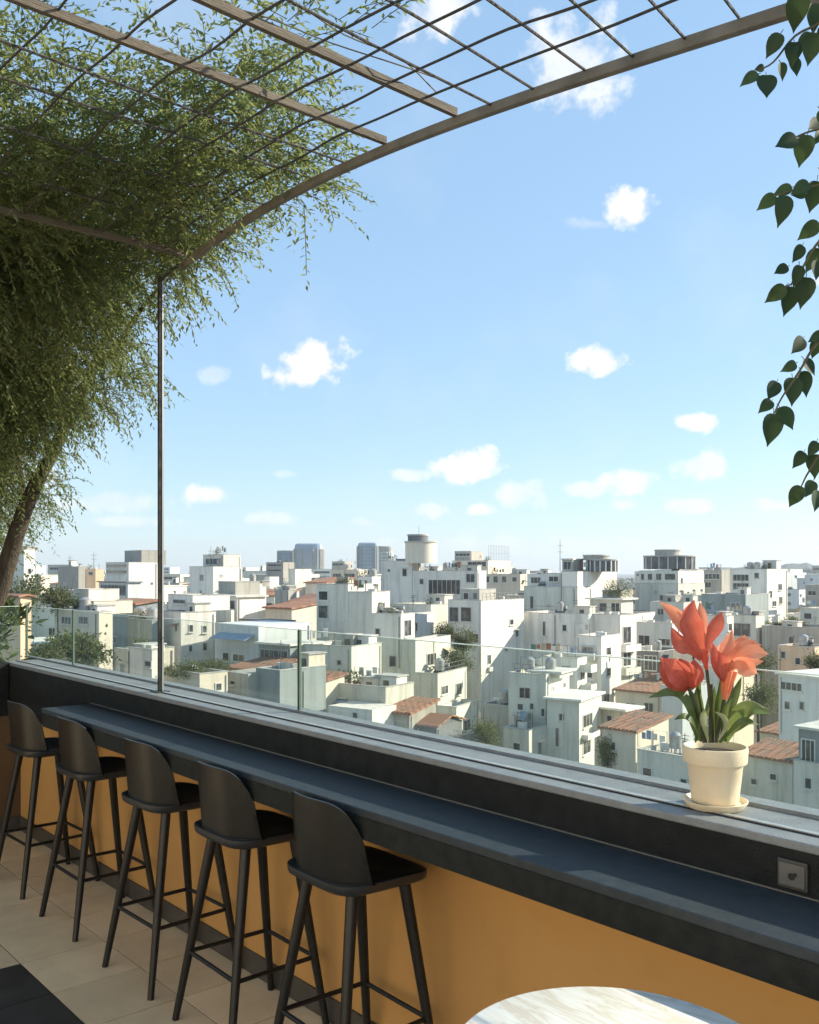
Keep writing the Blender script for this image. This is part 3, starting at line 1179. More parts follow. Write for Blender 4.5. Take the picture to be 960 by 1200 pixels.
def petal(mb, path, width, cup=0.25, peak=0.5, n=12, m=6, mat=0, facing=None, ruffle=0.0, tipw=0.0, basew=0.12, seed=0):
    pts = bez(path, max(2, n // (len(path) - 1)))
    k = len(pts) - 1
    rg = random.Random(seed)
    ph = rg.uniform(0, 6)
    fdir = Vector(facing) if facing is not None else -FW
    vs, fs = [], []
    for i, p_ in enumerate(pts):
        f = i / k
        d = (pts[min(i + 1, k)] - pts[max(i - 1, 0)]).normalized()
        sd_ = d.cross(fdir)
        if sd_.length < 1e-4:
            sd_ = d.cross(UP)
        sd_.normalize()
        nr = sd_.cross(d).normalized()
        # width profile
        if f < peak:
            wv = basew + (1 - basew) * math.sin(f / peak * math.pi / 2) ** 1.2
        else:
            g = (f - peak) / (1 - peak)
            wv = tipw + (1 - tipw) * max(0.0, 1 - g ** 1.6) ** 1.05
        wv *= width * 0.5
        for j in range(m + 1):
            s_ = -1 + 2 * j / m
            off = -cup * wv * (1 - s_ * s_) * 1.0
            rf = ruffle * math.sin(7 * f + ph + 2.5 * s_) * abs(s_)
            vs.append(p_ + sd_ * (s_ * wv) + nr * (off + rf))
            mb.uv.append((s_ * .5 + .5, f))
    for i in range(k):
        for j in range(m):
            a = i * (m + 1) + j
            fs.append((a, a + 1, a + m + 2, a + m + 1))
    mb.add(vs, fs, mat)


pl = thing('flowering_plant', 'potted plant with red and orange lily-like blooms and strap leaves', 'flowering plant', POT + Vector((0, 0, .148)))
px5 = 1 / 5.333 / F * PZ                     # metres per close-up pixel
# leaves
LEAVES = [
    ([(430, 1000, 0), (375, 800, -.02), (270, 700, -.03), (102, 735, -.04)], 145, 0.25, .55, 0, (-.2, -.35, .8)),
    ([(585, 1010, 0), (640, 880, -.03), (740, 800, -.05), (868, 832, -.06)], 155, 0.30, .55, 0, (-.1, -.5, .8)),
    ([(560, 1010, -.03), (640, 930, -.06), (720, 880, -.07), (800, 905, -.07)], 80, 0.25, .55, 0, (-.1, -.5, .8)),
    ([(430, 1005, -.02), (395, 900, -.05), (335, 850, -.06), (265, 872, -.06)], 70, 0.25, .55, 0, (-.2, -.5, .8)),
    ([(575, 1010, .03), (620, 850, .02), (720, 770, -.01), (850, 800, -.04)], 100, 0.2, .5, 1, (-.1, -.4, .9)),
    ([(435, 1010, .01), (400, 860, .01), (385, 740, .02), (350, 660, .03)], 55, 0.3, .5, 0, None),
    ([(450, 1010, .02), (430, 840, .03), (415, 720, .03), (435, 610, .02)], 62, 0.3, .5, 0, None),
    ([(560, 1010, .0), (600, 840, .0), (655, 700, .01), (690, 600, .02)], 66, 0.3, .5, 0, None),
    ([(530, 1010, .03), (545, 820, .04), (560, 700, .03), (555, 610, .02)], 58, 0.3, .5, 0, None),
    ([(510, 1010, .04), (510, 850, .05), (515, 740, .05), (520, 660, .05)], 52, 0.3, .5, 0, None),
    ([(590, 1010, -.02), (580, 900, -.04), (590, 800, -.05), (640, 720, -.05)], 50, 0.3, .5, 0, None),
    ([(480, 1000, -.04), (455, 900, -.05), (450, 850, -.055), (462, 800, -.06)], 46, 0.2, .6, 1, None),
    ([(545, 1000, -.04), (590, 920, -.05), (580, 860, -.06), (520, 820, -.07)], 36, 0.2, .6, 1, None),
    ([(400, 1015, .0), (420, 900, -.01), (470, 820, -.02), (480, 720, -.02)], 40, 0.3, .5, 0, None),
]
for i, (path, wd, cup, pk, pale, fc) in enumerate(LEAVES):
    mb = MB()
    fc2 = None
    if fc is not None:
        fc2 = RT * fc[0] - FW * (-fc[1]) * -1 + UP * fc[2] if False else (RT * fc[0] + FW * fc[1] + UP * fc[2])
    petal(mb, [zpt(*q) for q in path], wd * px5, cup, pk, 16, 6, facing=fc2, seed=i, basew=.3)
    o = mb.build('leaf', M['pleaf_pale' if pale else 'pleaf'], pl, smooth=True)
# stems
for path, r in (([(470, 540, 0), (485, 690, 0), (492, 850, .0), (492, 1015, 0)], 10), ([(360, 670, -.02), (405, 800, -.02), (435, 920, 0), (455, 1015, 0)], 11),
                ([(585, 720, 0), (565, 830, 0), (545, 930, .01), (530, 1015, .01)], 12), ([(390, 425, .02), (392, 520, .03), (430, 760, .03), (470, 1015, .02)], 6),
                ([(640, 600, .02), (610, 800, .02), (570, 930, .02), (555, 1015, .02)], 8), ([(500, 650, .03), (505, 850, .03), (510, 1015, .03)], 9)):
    mb = MB()
    mb.tube(bez([zpt(*q) for q in path], 6), r * px5, 8)
    mb.build('stem', M['stem'], pl, smooth=True)
# blooms
BLOOMS = [
    ('flower', [  # tall bloom
        ([(440, 500, 0), (375, 420, -.02), (300, 390, -.03), (250, 292, -.03)], 115, .35, .55, 'r'),
        ([(430, 420, .02), (350, 300, .03), (260, 200, .03), (178, 132, .03)], 105, .25, .40, 'o'),
        ([(450, 480, -.01), (395, 340, -.03), (370, 230, -.03), (392, 122, -.01)], 150, .35, .50, 'r'),
        ([(455, 450, 0), (440, 320, -.01), (440, 210, 0), (428, 130, .01)], 72, .3, .5, 'o'),
        ([(455, 470, 0), (480, 370, .0), (540, 270, .0), (573, 196, .01)], 92, .3, .62, 'r'),
        ([(450, 460, .02), (420, 330, .035), (400, 230, .04), (375, 150, .04)], 110, .2, .5, 'r'),
    ]),
    ('flower', [  # closed bloom, lower left
        ([(352, 690, 0), (285, 640, -.03), (225, 570, -.03), (186, 478, -.01)], 125, .45, .50, 'r'),
        ([(355, 690, 0), (320, 620, -.045), (262, 545, -.04), (196, 482, -.02)], 150, .30, .45, 'r'),
        ([(362, 690, .0), (388, 630, -.02), (400, 560, -.02), (388, 492, .0)], 120, .40, .5, 'r'),
        ([(358, 690, -.01), (350, 620, -.035), (335, 550, -.035), (300, 488, -.01)], 140, .30, .5, 'r'),
        ([(355, 690, .01), (340, 600, .03), (300, 540, .03), (250, 486, .02)], 130, -.3, .5, 'o'),
    ]),
    ('flower', [  # open bloom, right
        ([(590, 650, 0), (560, 570, -.02), (530, 480, -.03), (505, 385, -.02)], 85, .35, .5, 'r'),
        ([(595, 620, .02), (560, 520, .03), (520, 440, .04), (470, 395, .04)], 70, .3, .6, 'o'),
        ([(600, 610, .0), (590, 500, -.02), (610, 400, -.01), (632, 308, .01)], 105, .3, .55, 'o'),
        ([(605, 600, .01), (620, 500, .02), (665, 420, .02), (712, 338, .03)], 105, .25, .6, 'o'),
        ([(610, 590, 0), (650, 500, -.01), (710, 430, -.01), (778, 372, .0)], 110, .25, .65, 'o'),
        ([(612, 580, -.01), (670, 500, -.03), (760, 455, -.03), (858, 462, -.02)], 115, .25, .65, 'o'),
        ([(612, 575, -.02), (650, 520, -.04), (720, 520, -.05), (830, 505, -.05)], 80, .25, .6, 'o'),
        ([(605, 600, .01), (640, 470, .01), (690, 400, .02), (742, 352, .03)], 70, .2, .6, 'o'),
        ([(610, 590, .01), (670, 480, .0), (740, 420, .0), (815, 405, .01)], 80, .2, .6, 'o'),
        ([(600, 605, .0), (585, 520, -.01), (570, 440, .0), (572, 378, .02)], 70, .25, .6, 'o'),
        ([(615, 560, -.02), (660, 540, -.05), (730, 555, -.06), (785, 585, -.06)], 105, .2, .68, 'o'),
        ([(590, 640, -.02), (575, 560, -.045), (570, 500, -.05), (545, 440, -.04)], 75, .3, .5, 'r'),
    ]),
]
for bi, (nm, pet) in enumerate(BLOOMS):
    mb = MB()
    if bi == 0:
        mb.tube(bez([zpt(455, 440, 0), zpt(462, 500, 0), zpt(472, 560, 0)], 5), [v_ * px5 for v_ in np.linspace(32, 11, 11)], 12)
    elif bi == 1:
        mb.tube(bez([zpt(340, 640, -.005), zpt(352, 665, 0), zpt(364, 690, 0)], 5), [v_ * px5 for v_ in np.linspace(30, 10, 11)], 12)
    else:
        for (dx, dd) in ((-22, 0), (0, -.02), (24, 0), (10, .02)):
            mb.tube(bez([zpt(612 + dx * 1.3, 570, dd), zpt(598 + dx, 650, dd), zpt(584 + dx * .4, 745, dd * .3)], 5), [v_ * px5 for v_ in np.linspace(24, 9, 11)], 8, 1)
    fl = mb.build(nm, [M['petal_red'], M['petal_orange']], pl, smooth=60)
    for pi, (path, wd, cup, pk, cc) in enumerate(pet):
        mb = MB()
        petal(mb, [zpt(*q) for q in path], wd * px5, cup, pk, 15, 6, seed=bi * 20 + pi, ruffle=0.0016, tipw=0.0, basew=.2)
        mb.build('petal', M['petal_red' if cc == 'r' else 'petal_orange'], fl, smooth=True)

#@@TREE
# ------------------------------------------------------------------ leaning tree over the pergola
rs = np.random.RandomState(11)
tr = thing('leaning_tree', 'leaning narrow-leaved tree spreading over the pergola from the left', 'tree', at(-25, 790, 7.1))
trunk = bez([at(-28, 840, 7.1), at(-18, 740, 7.05), at(0, 690, 7.0), at(21, 620, 6.9), at(40, 572, 6.8), at(59, 535, 6.75), at(88, 476, 6.6), at(106, 438, 6.5), at(135, 370, 6.1), at(150, 300, 5.7)], 4)
mb = MB()
mb.tube(trunk, list(np.linspace(0.085, 0.012, len(trunk))), 14)
mb.build('trunk', M['bark'], tr, smooth=True)
limbs = [
    [at(-18, 740, 7.1), at(-10, 640, 7.3), at(2, 560, 7.4), at(12, 470, 7.2), at(40, 380, 6.6), at(60, 300, 6.0)],
    [at(30, 600, 6.9), at(20, 520, 7.0), at(25, 440, 6.9), at(5, 350, 6.5), at(-10, 250, 5.6)],
    [at(59, 535, 6.75), at(45, 470, 6.9), at(70, 400, 6.7), at(120, 330, 6.1), at(150, 290, 5.6)],
    [at(106, 438, 6.5), at(140, 400, 6.2), at(175, 350, 5.8), at(225, 300, 5.3)],
    [at(20, 470, 7.2), at(-20, 400, 6.8), at(-60, 330, 6.3), at(-80, 240, 5.6), at(-60, 120, 4.6), at(-30, 60, 3.9)],
]
for L_ in limbs:
    mb = MB()
    pts = bez(L_, 5)
    mb.tube(pts, list(np.linspace(0.030, 0.003, len(pts))), 8)
    mb.build('limb', M['bark'], tr, smooth=True)


def wlow(u):
    return H + 0.24 + (u + 7.05) * 0.42


def clump(p, k, seed):
    # cheap value noise for clumpiness
    q = p * k + seed
    return (np.sin(q[:, 0] * 1.7 + 1.3 * np.sin(q[:, 1] * 1.1)) + np.sin(q[:, 1] * 2.1 + 1.7 * np.sin(q[:, 2] * 1.3)) + np.sin(q[:, 2] * 2.7 + 1.1 * np.sin(q[:, 0] * .9))) / 3


anchors = []
# hanging curtain behind and left of the post
n = 30000
P = np.stack([rs.uniform(-9.2, -3.9, n), rs.uniform(0.6, 2.62, n), rs.uniform(1.9, 4.1, n)], 1)
lim = H + 0.46 + (P[:, 0] + 7.05) * 0.43
vmax = 2.55 + 0.12 * np.sin(P[:, 0] * 5) + .1 * np.sin(P[:, 2] * 7)
keep = (P[:, 2] > lim + rs.exponential(0.10, n)) & (P[:, 1] < vmax) & (clump(P, 2.6, 4) > -0.42)
keep &= ~((P[:, 0] > -4.75) & (P[:, 1] < 2.2) & (P[:, 2] < 3.28))       # nothing under the lattice
keep &= (P[:, 2] < 3.9 - 0.12 * np.abs(P[:, 0] + 6))
anchors.append(P[keep])
# foliage lying on the lattice
n = 13000
P = np.stack([rs.uniform(-6.6, -2.30, n), rs.uniform(-0.6, 2.42, n), rs.uniform(3.39, 3.70, n)], 1)
edge_ = 2.72 - .36 * np.clip((P[:, 1] - 1.35) / .5, 0, 1)
dens = np.clip((-P[:, 0] - edge_) / .75, 0, 1) ** 0.7 * (.55 + .45 * np.clip((P[:, 1] - .8) / .8, 0, 1))
keep = ~((P[:, 0] > -2.85) & (P[:, 1] > 2.05)) & (rs.rand(n) < dens) & (clump(P, 3.4, 9) > -0.30 + 0.45 * np.clip((P[:, 0] + 3.6), 0, 1))
anchors.append(P[keep])
CEN = []
for arr, share, m_, sp in ((anchors[0], .175, 13, .10), (anchors[1], .135, 10, .10)):
    idx = rs.rand(len(arr)) < share
    cc = arr[idx]
    cnt = rs.randint(int(m_ * .5), int(m_ * 1.5), len(cc))
    rep_ = np.repeat(cc, cnt, axis=0)
    off = rs.normal(0, sp, rep_.shape) * np.array([1, 1, .75])
    CEN.append((rep_ + off * .55, off))
A_ = np.concatenate([c_[0] for c_ in CEN])
OFF = np.concatenate([c_[1] for c_ in CEN])
lb, ld, ll, lw, lu = [], [], [], [], []
tw = MB()
for i, p_ in enumerate(A_):
    roof = p_[2] > 3.35
    base = Vector(p_)
    ang = rs.uniform(0, 2 * math.pi)
    hd = Vector((math.cos(ang), math.sin(ang), 0))
    ov_ = Vector(OFF[i])
    hd = (hd * .6 + Vector((ov_.x, ov_.y, ov_.z * .8)) / (ov_.length + .02)).normalized()
    if not roof:
        hd = (hd * 0.7 + Vector((0.55, 0.35, 0))).normalized()
    elif p_[1] > 1.9:
        hd = (hd * .8 + Vector((.1, .25, 0))).normalized()
    Lt = rs.uniform(0.16, 0.34)
    droop = rs.uniform(0.1, 1.0) if not roof else rs.uniform(-0.3, 0.3)
    m_ = int(Lt / 0.0145)
    pts = []
    for k in range(m_ + 1):
        f = k / m_
        q = base + hd * (Lt * f * (1 - .35 * f * abs(droop))) + Vector((0, 0, -droop * Lt * f * f * .75 + .04 * math.sin(3 * f)))
        pts.append(q)
    if roof:
        for q in pts:
            if q.z < 3.36 and q.y < 2.17:
                q.z = 3.36 + (q.z - 3.36) * .2
    if i % 2 == 0:
        tw.tube(pts[::5] if len(pts) > 10 else pts, 0.0017, 3)
    for k in range(2, len(pts)):
        d = (pts[k] - pts[k - 1]).normalized()
        sgn = 1 if k % 2 else -1
        sd_ = d.cross(UP)
        sd_ = sd_.normalized() if sd_.length > .05 else Vector((1, 0, 0))
        dd = d * rs.uniform(.4, .9) + sd_ * sgn * rs.uniform(.45, 1.0) + Vector((rs.normal(0, .25), rs.normal(0, .25), rs.normal(-.12, .3)))
        lb.append(pts[k])
        ld.append(dd)
        ll.append(rs.uniform(.024, .044) * (1.0 if roof else 1.18))
        lw.append(rs.uniform(.010, .0155))
        lu.append((rs.normal(0, .5), rs.normal(0, .5), 1.0))
mb = MB()
leaves_mesh(mb, lb, ld, ll, lw, lu, 0.2)
mb.build('crown', M['tree_leaf'], tr)
tw.build('twigs', M['twig'], tr)

# planter and bushes beyond the end wall
pl_o = (-8.2, 1.6, 0)
t = thing('planter', 'long concrete planter beyond the end wall under the tree', 'planter', pl_o)
mb = MB()
mb.box((-10.4, 0.3, -0.25), (-6.80, 2.40, 1.02))
mb.build('planter_body', M['w_grey'], t)
mb = MB()
mb.box((-10.3, 0.4, 1.021), (-6.90, 2.30, 1.06))
mb.build('soil', M['soil'], t)


def bush(name, label, cat, c, rx, ry, rz, nleaf, lsize, mat, stems=5, seed=0, group=None, broad=.45):
    rs2 = np.random.RandomState(seed)
    c = Vector(c)
    o = thing(name, label, cat, c, group)
    mb = MB()
    for k in range(stems):
        a = rs2.uniform(0, 6.28)
        e = c + Vector((math.cos(a) * rx * .6, math.sin(a) * ry * .6, rz * rs2.uniform(1.0, 1.7)))
        mb.tube(bez([c, c.lerp(e, .5) + Vector((0, 0, rz * .15)), e], 3), max(.008, rx * .018), 5)
    mb.build('stem', M['twig'], o)
    nb = max(6, nleaf // 60)
    cen = rs2.normal(0, 1, (nb, 3))
    cen /= np.linalg.norm(cen, axis=1, keepdims=True)
    cen *= rs2.uniform(.35, .85, (nb, 1))
    q = cen[rs2.randint(0, nb, nleaf)] + rs2.normal(0, .21, (nleaf, 3))
    pts = np.array(c)[None] + np.array([0, 0, rz])[None] + q * np.array([rx, ry, rz])
    d = q + rs2.normal(0, .6, (nleaf, 3))
    mb = MB()
    leaves_mesh(mb, pts, d, lsize * rs2.uniform(.6, 1.2, nleaf), lsize * broad * rs2.uniform(.7, 1.2, nleaf), rs2.normal(0, .6, (nleaf, 3)) + np.array([0, 0, 1.0]), .15)
    mb.build('foliage', mat, o)
    return o


b0 = at(22, 775, 7.3)
bush('planter_bush', 'dense dark bush with broad leaves behind the corner glass', 'bush', (b0.x, min(b0.y, 2.2), 1.05), .42, .38, .24, 900, .10, M['bush_leaf'], seed=3)
b0 = at(-25, 770, 7.6)
bush('planter_bush', 'taller dark bush at the far left edge beside the tree trunk', 'bush', (b0.x, 2.0, 1.05), .4, .4, .32, 700, .09, M['bush_leaf'], seed=4)

#@@VINE
# ------------------------------------------------------------------ hanging heart-leaved branch on the right
VZ = 1.85
vz = lambda zx, zy, dz=0.0: at(700 + zx / 1.935, zy / 1.935, VZ + dz)
hv = thing('hanging_vine', 'dark heart-leaved vine hanging down the right edge', 'vine', vz(600, -140))
CL = [
    [(453, 25, 70, 92), (400, 102, 50, 120), (346, 177, 42, 150), (384, 195, 62, 97), (445, 118, 55, 100), (449, 150, 42, 80), (421, 160, 36, 75), (484, 110, 62, 95), (492, 40, 60, 80), (368, 155, 25, 160), (515, 90, 60, 70), (520, 150, 55, 100), (470, 95, 45, 130)],
    [(430, 322, 55, 155), (467, 340, 62, 100), (491, 283, 42, 140), (502, 310, 34, 110), (530, 330, 55, 100), (520, 270, 50, 60)],
    [(385, 458, 46, 145), (422, 475, 62, 95), (421, 433, 40, 160), (462, 425, 45, 150), (490, 445, 66, 100), (459, 440, 32, 170), (525, 470, 60, 90), (520, 410, 50, 60)],
    [(480, 523, 50, 140), (455, 575, 42, 120), (417, 612, 36, 150), (490, 590, 55, 120), (497, 612, 42, 95), (454, 625, 45, 100), (405, 667, 48, 140), (435, 682, 62, 97), (470, 660, 64, 100), (520, 560, 50, 80)],
    [(456, 783, 48, 130), (497, 765, 36, 150), (494, 790, 42, 100), (436, 832, 36, 150), (481, 832, 42, 60), (398, 885, 46, 120), (444, 885, 62, 95), (472, 868, 56, 75), (383, 920, 40, 140), (397, 972, 70, 97), (428, 948, 60, 70), (520, 810, 50, 80)],
    [(458, 1042, 42, 125), (489, 1018, 38, 120), (493, 1055, 52, 90), (450, 1125, 50, 115), (482, 1108, 42, 120), (497, 1135, 46, 100), (530, 1040, 55, 80), (528, 1110, 55, 80)],
]
TW = [[(600, -60), (520, 40), (450, 80), (400, 140), (362, 160)], [(600, 240), (520, 285), (475, 300), (440, 315)],
      [(600, 390), (520, 415), (450, 430), (400, 445)], [(600, 470), (510, 540), (470, 600), (445, 640), (415, 655)],
      [(600, 690), (505, 770), (460, 840), (420, 900), (400, 940)], [(600, 960), (520, 1015), (480, 1070), (462, 1105)]]
mb = MB()
mb.tube(bez([vz(600, -140), vz(596, 40), vz(606, 250), vz(598, 470), vz(604, 700), vz(598, 960), vz(590, 1130)], 5), list(np.linspace(.009, .003, 31)), 7)
mb.build('stem', M['twig'], hv, smooth=True)
for pth in TW + [[(1206 - q_[0], q_[1] + 18) for q_ in p_] for p_ in TW]:
    mb = MB()
    pts = bez([vz(*q) for q in pth], 4)
    mb.tube(pts, list(np.linspace(.0035, .0014, len(pts))), 5)
    mb.build('twig', M['twig'], hv, smooth=True)
rs3 = random.Random(8)


def heart_leaf(c_, ln, ang):
    """pointed heart leaf with folded midrib; ang = tip direction in the picture plane, degrees clockwise from right"""
    a = math.radians(ang)
    d = (RT * math.cos(a) - UP * math.sin(a)).normalized()
    d = (d + FW * rs3.uniform(-.35, .35)).normalized()
    nr = (-FW + RT * rs3.uniform(-.35, .35) + UP * rs3.uniform(-.3, .3))
    nr = (nr - d * nr.dot(d)).normalized()
    sd_ = d.cross(nr)
    curl_ = rs3.uniform(-.28, .05)
    prof = [(0.0, 0.0), (-.02, .12), (.04, .24), (.15, .325), (.30, .355), (.46, .33), (.62, .255), (.76, .15), (.88, .06), (1.0, 0.0)]
    base = c_ - d * (ln * .45)
    mb = MB()
    vs, fs = [], []
    for f, w in prof:
        bend = curl_ * f * f * ln
        for s_ in (-1, -.5, 0, .5, 1):
            fx = f if w else f
            vs.append(base + d * (fx * ln) + sd_ * (s_ * w * ln * .95) + nr * (bend + abs(s_) * w * ln * .18))
    for i in range(len(prof) - 1):
        for j in range(4):
            q = i * 5 + j
            fs.append((q, q + 1, q + 6, q + 5))
    mb.add(vs, fs)
    mb.tube([base - d * ln * .22 - nr * .004, base + d * ln * .03], .0008, 4, 1)
    return mb


for ci, cl in enumerate(CL):
    for (x, y, ln, ang) in cl + [(1206 - q_[0], q_[1] + 18, q_[2], 180 - q_[3]) for q_ in cl[::2]]:
        m_ = heart_leaf(vz(x, y, rs3.uniform(-.06, .06)), ln / 1.935 / F * VZ * 1.08, ang)
        m_.build('leaf', [M['vine_leaf'], M['twig']], hv, smooth=True)


# ------------------------------------------------------------------ the city
def cam_rz(px, z):
    return (px - 480.0) / F * z, z


def rz_world(r, z, w):
    return RT * r + FW * z + UP * (H + w)


HANDS = []          # footprints and skyline of the placed buildings, for the filler


ALLB = []


class Bld:
    """a house with a left face (L) and a right face (R) that meet in a vertical corner at pixel xc, z metres away"""

    def __init__(s, name, label, z, xc, a=None, wall='w_white', cat='building', group=None):
        s.z, s.xc = z, xc
        q = (xc - 480.0) / F
        s.a = math.radians(30 + math.degrees(math.atan(q)) * .8) if a is None else math.radians(a)
        s.r0 = q * z
        s.dL = (-math.cos(s.a), math.sin(s.a))
        s.dR = (math.sin(s.a), math.cos(s.a))
        s.wall = wall
        s.root = thing(name, label, cat, rz_world(s.r0, z, GZ - H), group)
        s.blocks = []
        s.used = []
        ALLB.append(s)

    def corner(s, st):
        return s.r0 + s.dR[0] * st, s.z + s.dR[1] * st

    def tL(s, px, st=0.0):
        q = (px - 480.0) / F
        r0, z0 = s.corner(st)
        return (r0 - q * z0) / (s.dL[1] * q - s.dL[0])

    def sR(s, px, t):
        q = (px - 480.0) / F
        r0, z0 = s.r0 + s.dL[0] * t, s.z + s.dL[1] * t
        den = s.dR[0] - q * s.dR[1]
        return (q * z0 - r0) / den if den > 0.03 else 8.0

    def pt(s, t, d, w):
        return rz_world(s.r0 + s.dL[0] * t + s.dR[0] * d, s.z + s.dL[1] * t + s.dR[1] * d, w)

    def zz(s, t, d):
        return s.z + s.dL[1] * t + s.dR[1] * d

    def hgt(s, py, t, d):
        return (667.0 - py) / F * s.zz(t, d)

    def dirs(s):
        e = RT * s.dL[0] + FW * s.dL[1]
        g = RT * s.dR[0] + FW * s.dR[1]
        return e, g

    def block(s, xa, xb, yt, xr=None, depth=8.0, mat=None, st=0.0, yb=None, roof='tray', part='wall', par=0.45, over=0.0):
        t0, t1 = s.tL(xb, st), s.tL(xa, st)
        if xr is not None:
            depth = min(30.0, max(1.0, s.sR(xr, t0) - st))
        top = s.hgt(yt, t0, st)
        bot = GZ - H if yb is None else s.hgt(yb, t0, st)
        e, g = s.dirs()
        P_ = lambda t, d, w: s.pt(t, st + d, w)
        mb = MB()
        L_ = t1 - t0
        D = depth
        th = min(.22, L_ * .2, D * .2)
        out_ = [(t0, 0), (t0, D), (t1, D), (t1, 0)]
        inn = [(t0 + th, th), (t0 + th, D - th), (t1 - th, D - th), (t1 - th, th)]
        if roof == 'tray':
            vs = [P_(t, d, bot) for t, d in out_] + [P_(t, d, top) for t, d in out_] + [P_(t, d, top) for t, d in inn] + [P_(t, d, top - par) for t, d in inn]
            fs = []
            for i in range(4):
                j = (i + 1) % 4
                fs += [(i, j, 4 + j, 4 + i), (4 + i, 4 + j, 8 + j, 8 + i), (8 + i, 8 + j, 12 + j, 12 + i)]
            mb.add(vs, fs, 0)
            mb.add([vs[12], vs[13], vs[14], vs[15]], [(0, 1, 2, 3)], 1)
            cp = .05
            mb.obox(P_(t0 - cp, -cp, top + .003), e * (L_ + 2 * cp), g * (th + 2 * cp), UP * .07, 1)
            mb.obox(P_(t0 - cp, D - th - cp, top + .003), e * (L_ + 2 * cp), g * (th + 2 * cp), UP * .07, 1)
            mb.obox(P_(t0 - cp, th + cp + .002, top + .003), e * (th + 2 * cp), g * (D - 2 * th - 2 * cp - .004), UP * .07, 1)
            mb.obox(P_(t1 - th - cp, th + cp + .002, top + .003), e * (th + 2 * cp), g * (D - 2 * th - 2 * cp - .004), UP * .07, 1)
        else:
            vs = [P_(t, d, bot) for t, d in out_] + [P_(t, d, top) for t, d in out_]
            mb.add(vs, [(i, (i + 1) % 4, 4 + (i + 1) % 4, 4 + i) for i in range(4)] + [(4, 5, 6, 7)], 0)
        o = mb.build(part, [M[mat or s.wall], M['roof']], s.root)
        blk = dict(t0=t0, t1=t1, st=st, D=D, top=top, obj=o, xb=xb, xa=xa)
        s.blocks.append(blk)
        if roof == 'slab':
            ov = over or .35
            m2 = MB()
            m2.obox(P_(t0 - ov, -ov, top + .003), e * (L_ + 2 * ov), g * (D + 2 * ov), UP * .22)
            m2.build('roof_slab', M['slab'], s.root)
        elif roof == 'gslab':
            m2 = MB()
            m2.obox(P_(t0 - .3, -.3, top + .003), e * (L_ + .6), g * (D + .6), UP * .18)
            m2.build('roof_slab', M['w_dark'], s.root)
        elif roof in ('tile', 'gable'):
            m2 = MB()
            ov = .35
            hh = min(1.0, D * .15)
            if roof == 'tile':      # shed rising to the back
                vs = [P_(t0 - ov, -ov, top + .01), P_(t1 + ov, -ov, top + .01), P_(t1 + ov, D + ov, top + hh), P_(t0 - ov, D + ov, top + hh)]
                vs2 = [v_ - UP * .14 for v_ in vs]
                m2.add(vs2 + vs, [(0, 1, 5, 4), (1, 2, 6, 5), (2, 3, 7, 6), (3, 0, 4, 7), (4, 5, 6, 7), (3, 2, 1, 0)])
                nr_ = max(4, int((L_ + 2 * ov) / .42))
                up_ = vs[3] - vs[0]
                rg_ = random.Random(int(s.xc))
                for i in range(nr_):
                    for q_ in range(3):
                        f0 = q_ / 3 + rg_.uniform(-.02, .02)
                        m2.obox(vs[0] + e * ((L_ + 2 * ov) * (i + .12) / nr_) + up_ * max(0.0, f0) + UP * (.004 + .02 * rg_.random()), e * ((L_ + 2 * ov) / nr_ * .66), up_ * .325, UP * .085, rg_.choice((0, 0, 1)))
                w2 = MB()
                w2.add([P_(t0, 0, top), P_(t0, D, top), P_(t0, D, top + hh - .1), P_(t1, 0, top), P_(t1, D, top), P_(t1, D, top + hh - .1)],
                       [(0, 1, 2), (3, 5, 4), (1, 4, 5, 2)])
                w2.build('gable_end', M[mat or s.wall], s.root)
            else:
                a_, b_, c_ = P_(t0 - ov, -ov, top), P_(t0 - ov, D / 2, top + hh), P_(t0 - ov, D + ov, top)
                d_, f_, h_ = P_(t1 + ov, -ov, top), P_(t1 + ov, D / 2, top + hh), P_(t1 + ov, D + ov, top)
                vs = [a_, b_, c_, d_, f_, h_]
                vs += [v_ + UP * .14 for v_ in vs]
                m2.add(vs, [(6, 7, 10, 9), (7, 8, 11, 10), (0, 3, 4, 1), (1, 4, 5, 2), (0, 1, 7, 6), (1, 2, 8, 7), (3, 9, 10, 4), (4, 10, 11, 5), (0, 6, 9, 3), (2, 5, 11, 8)])
                w2 = MB()
                w2.add([P_(t0, 0, top), P_(t0, D, top), P_(t0, D / 2, top + hh - .1), P_(t1, 0, top), P_(t1, D, top), P_(t1, D / 2, top + hh - .1)], [(0, 1, 2), (3, 5, 4)])
                w2.build('gable_end', M[mat or s.wall], s.root)
            m2.build('roof', [M['tile'], M['tile_old']], s.root)
        if yb is None:
            cx = s.pt((t0 + t1) / 2, st + D / 2, 0)
            HANDS.append((cx, .5 * math.hypot(L_, D), min(xa, xb), max(xb, xr or xb), yt, s.z))
        return s

    def face(s, f, x0, x1, k=-1):
        """frame of a face of block k: origin maker, unit horizontal, outward normal, coordinates of x0, x1"""
        b = s.blocks[k]
        e, g = s.dirs()
        if f == 'L':
            ta, tb = s.tL(x1, b['st']), s.tL(x0, b['st'])
            return (lambda t, w: s.pt(t, b['st'], w)), e, -g, ta, tb, (lambda py, t: s.hgt(py, t, b['st']))
        da, db = s.sR(x0, b['t0']), s.sR(x1, b['t0'])
        return (lambda d, w: s.pt(b['t0'], d, w)), g, -e, da, db, (lambda py, d: s.hgt(py, b['t0'], d))

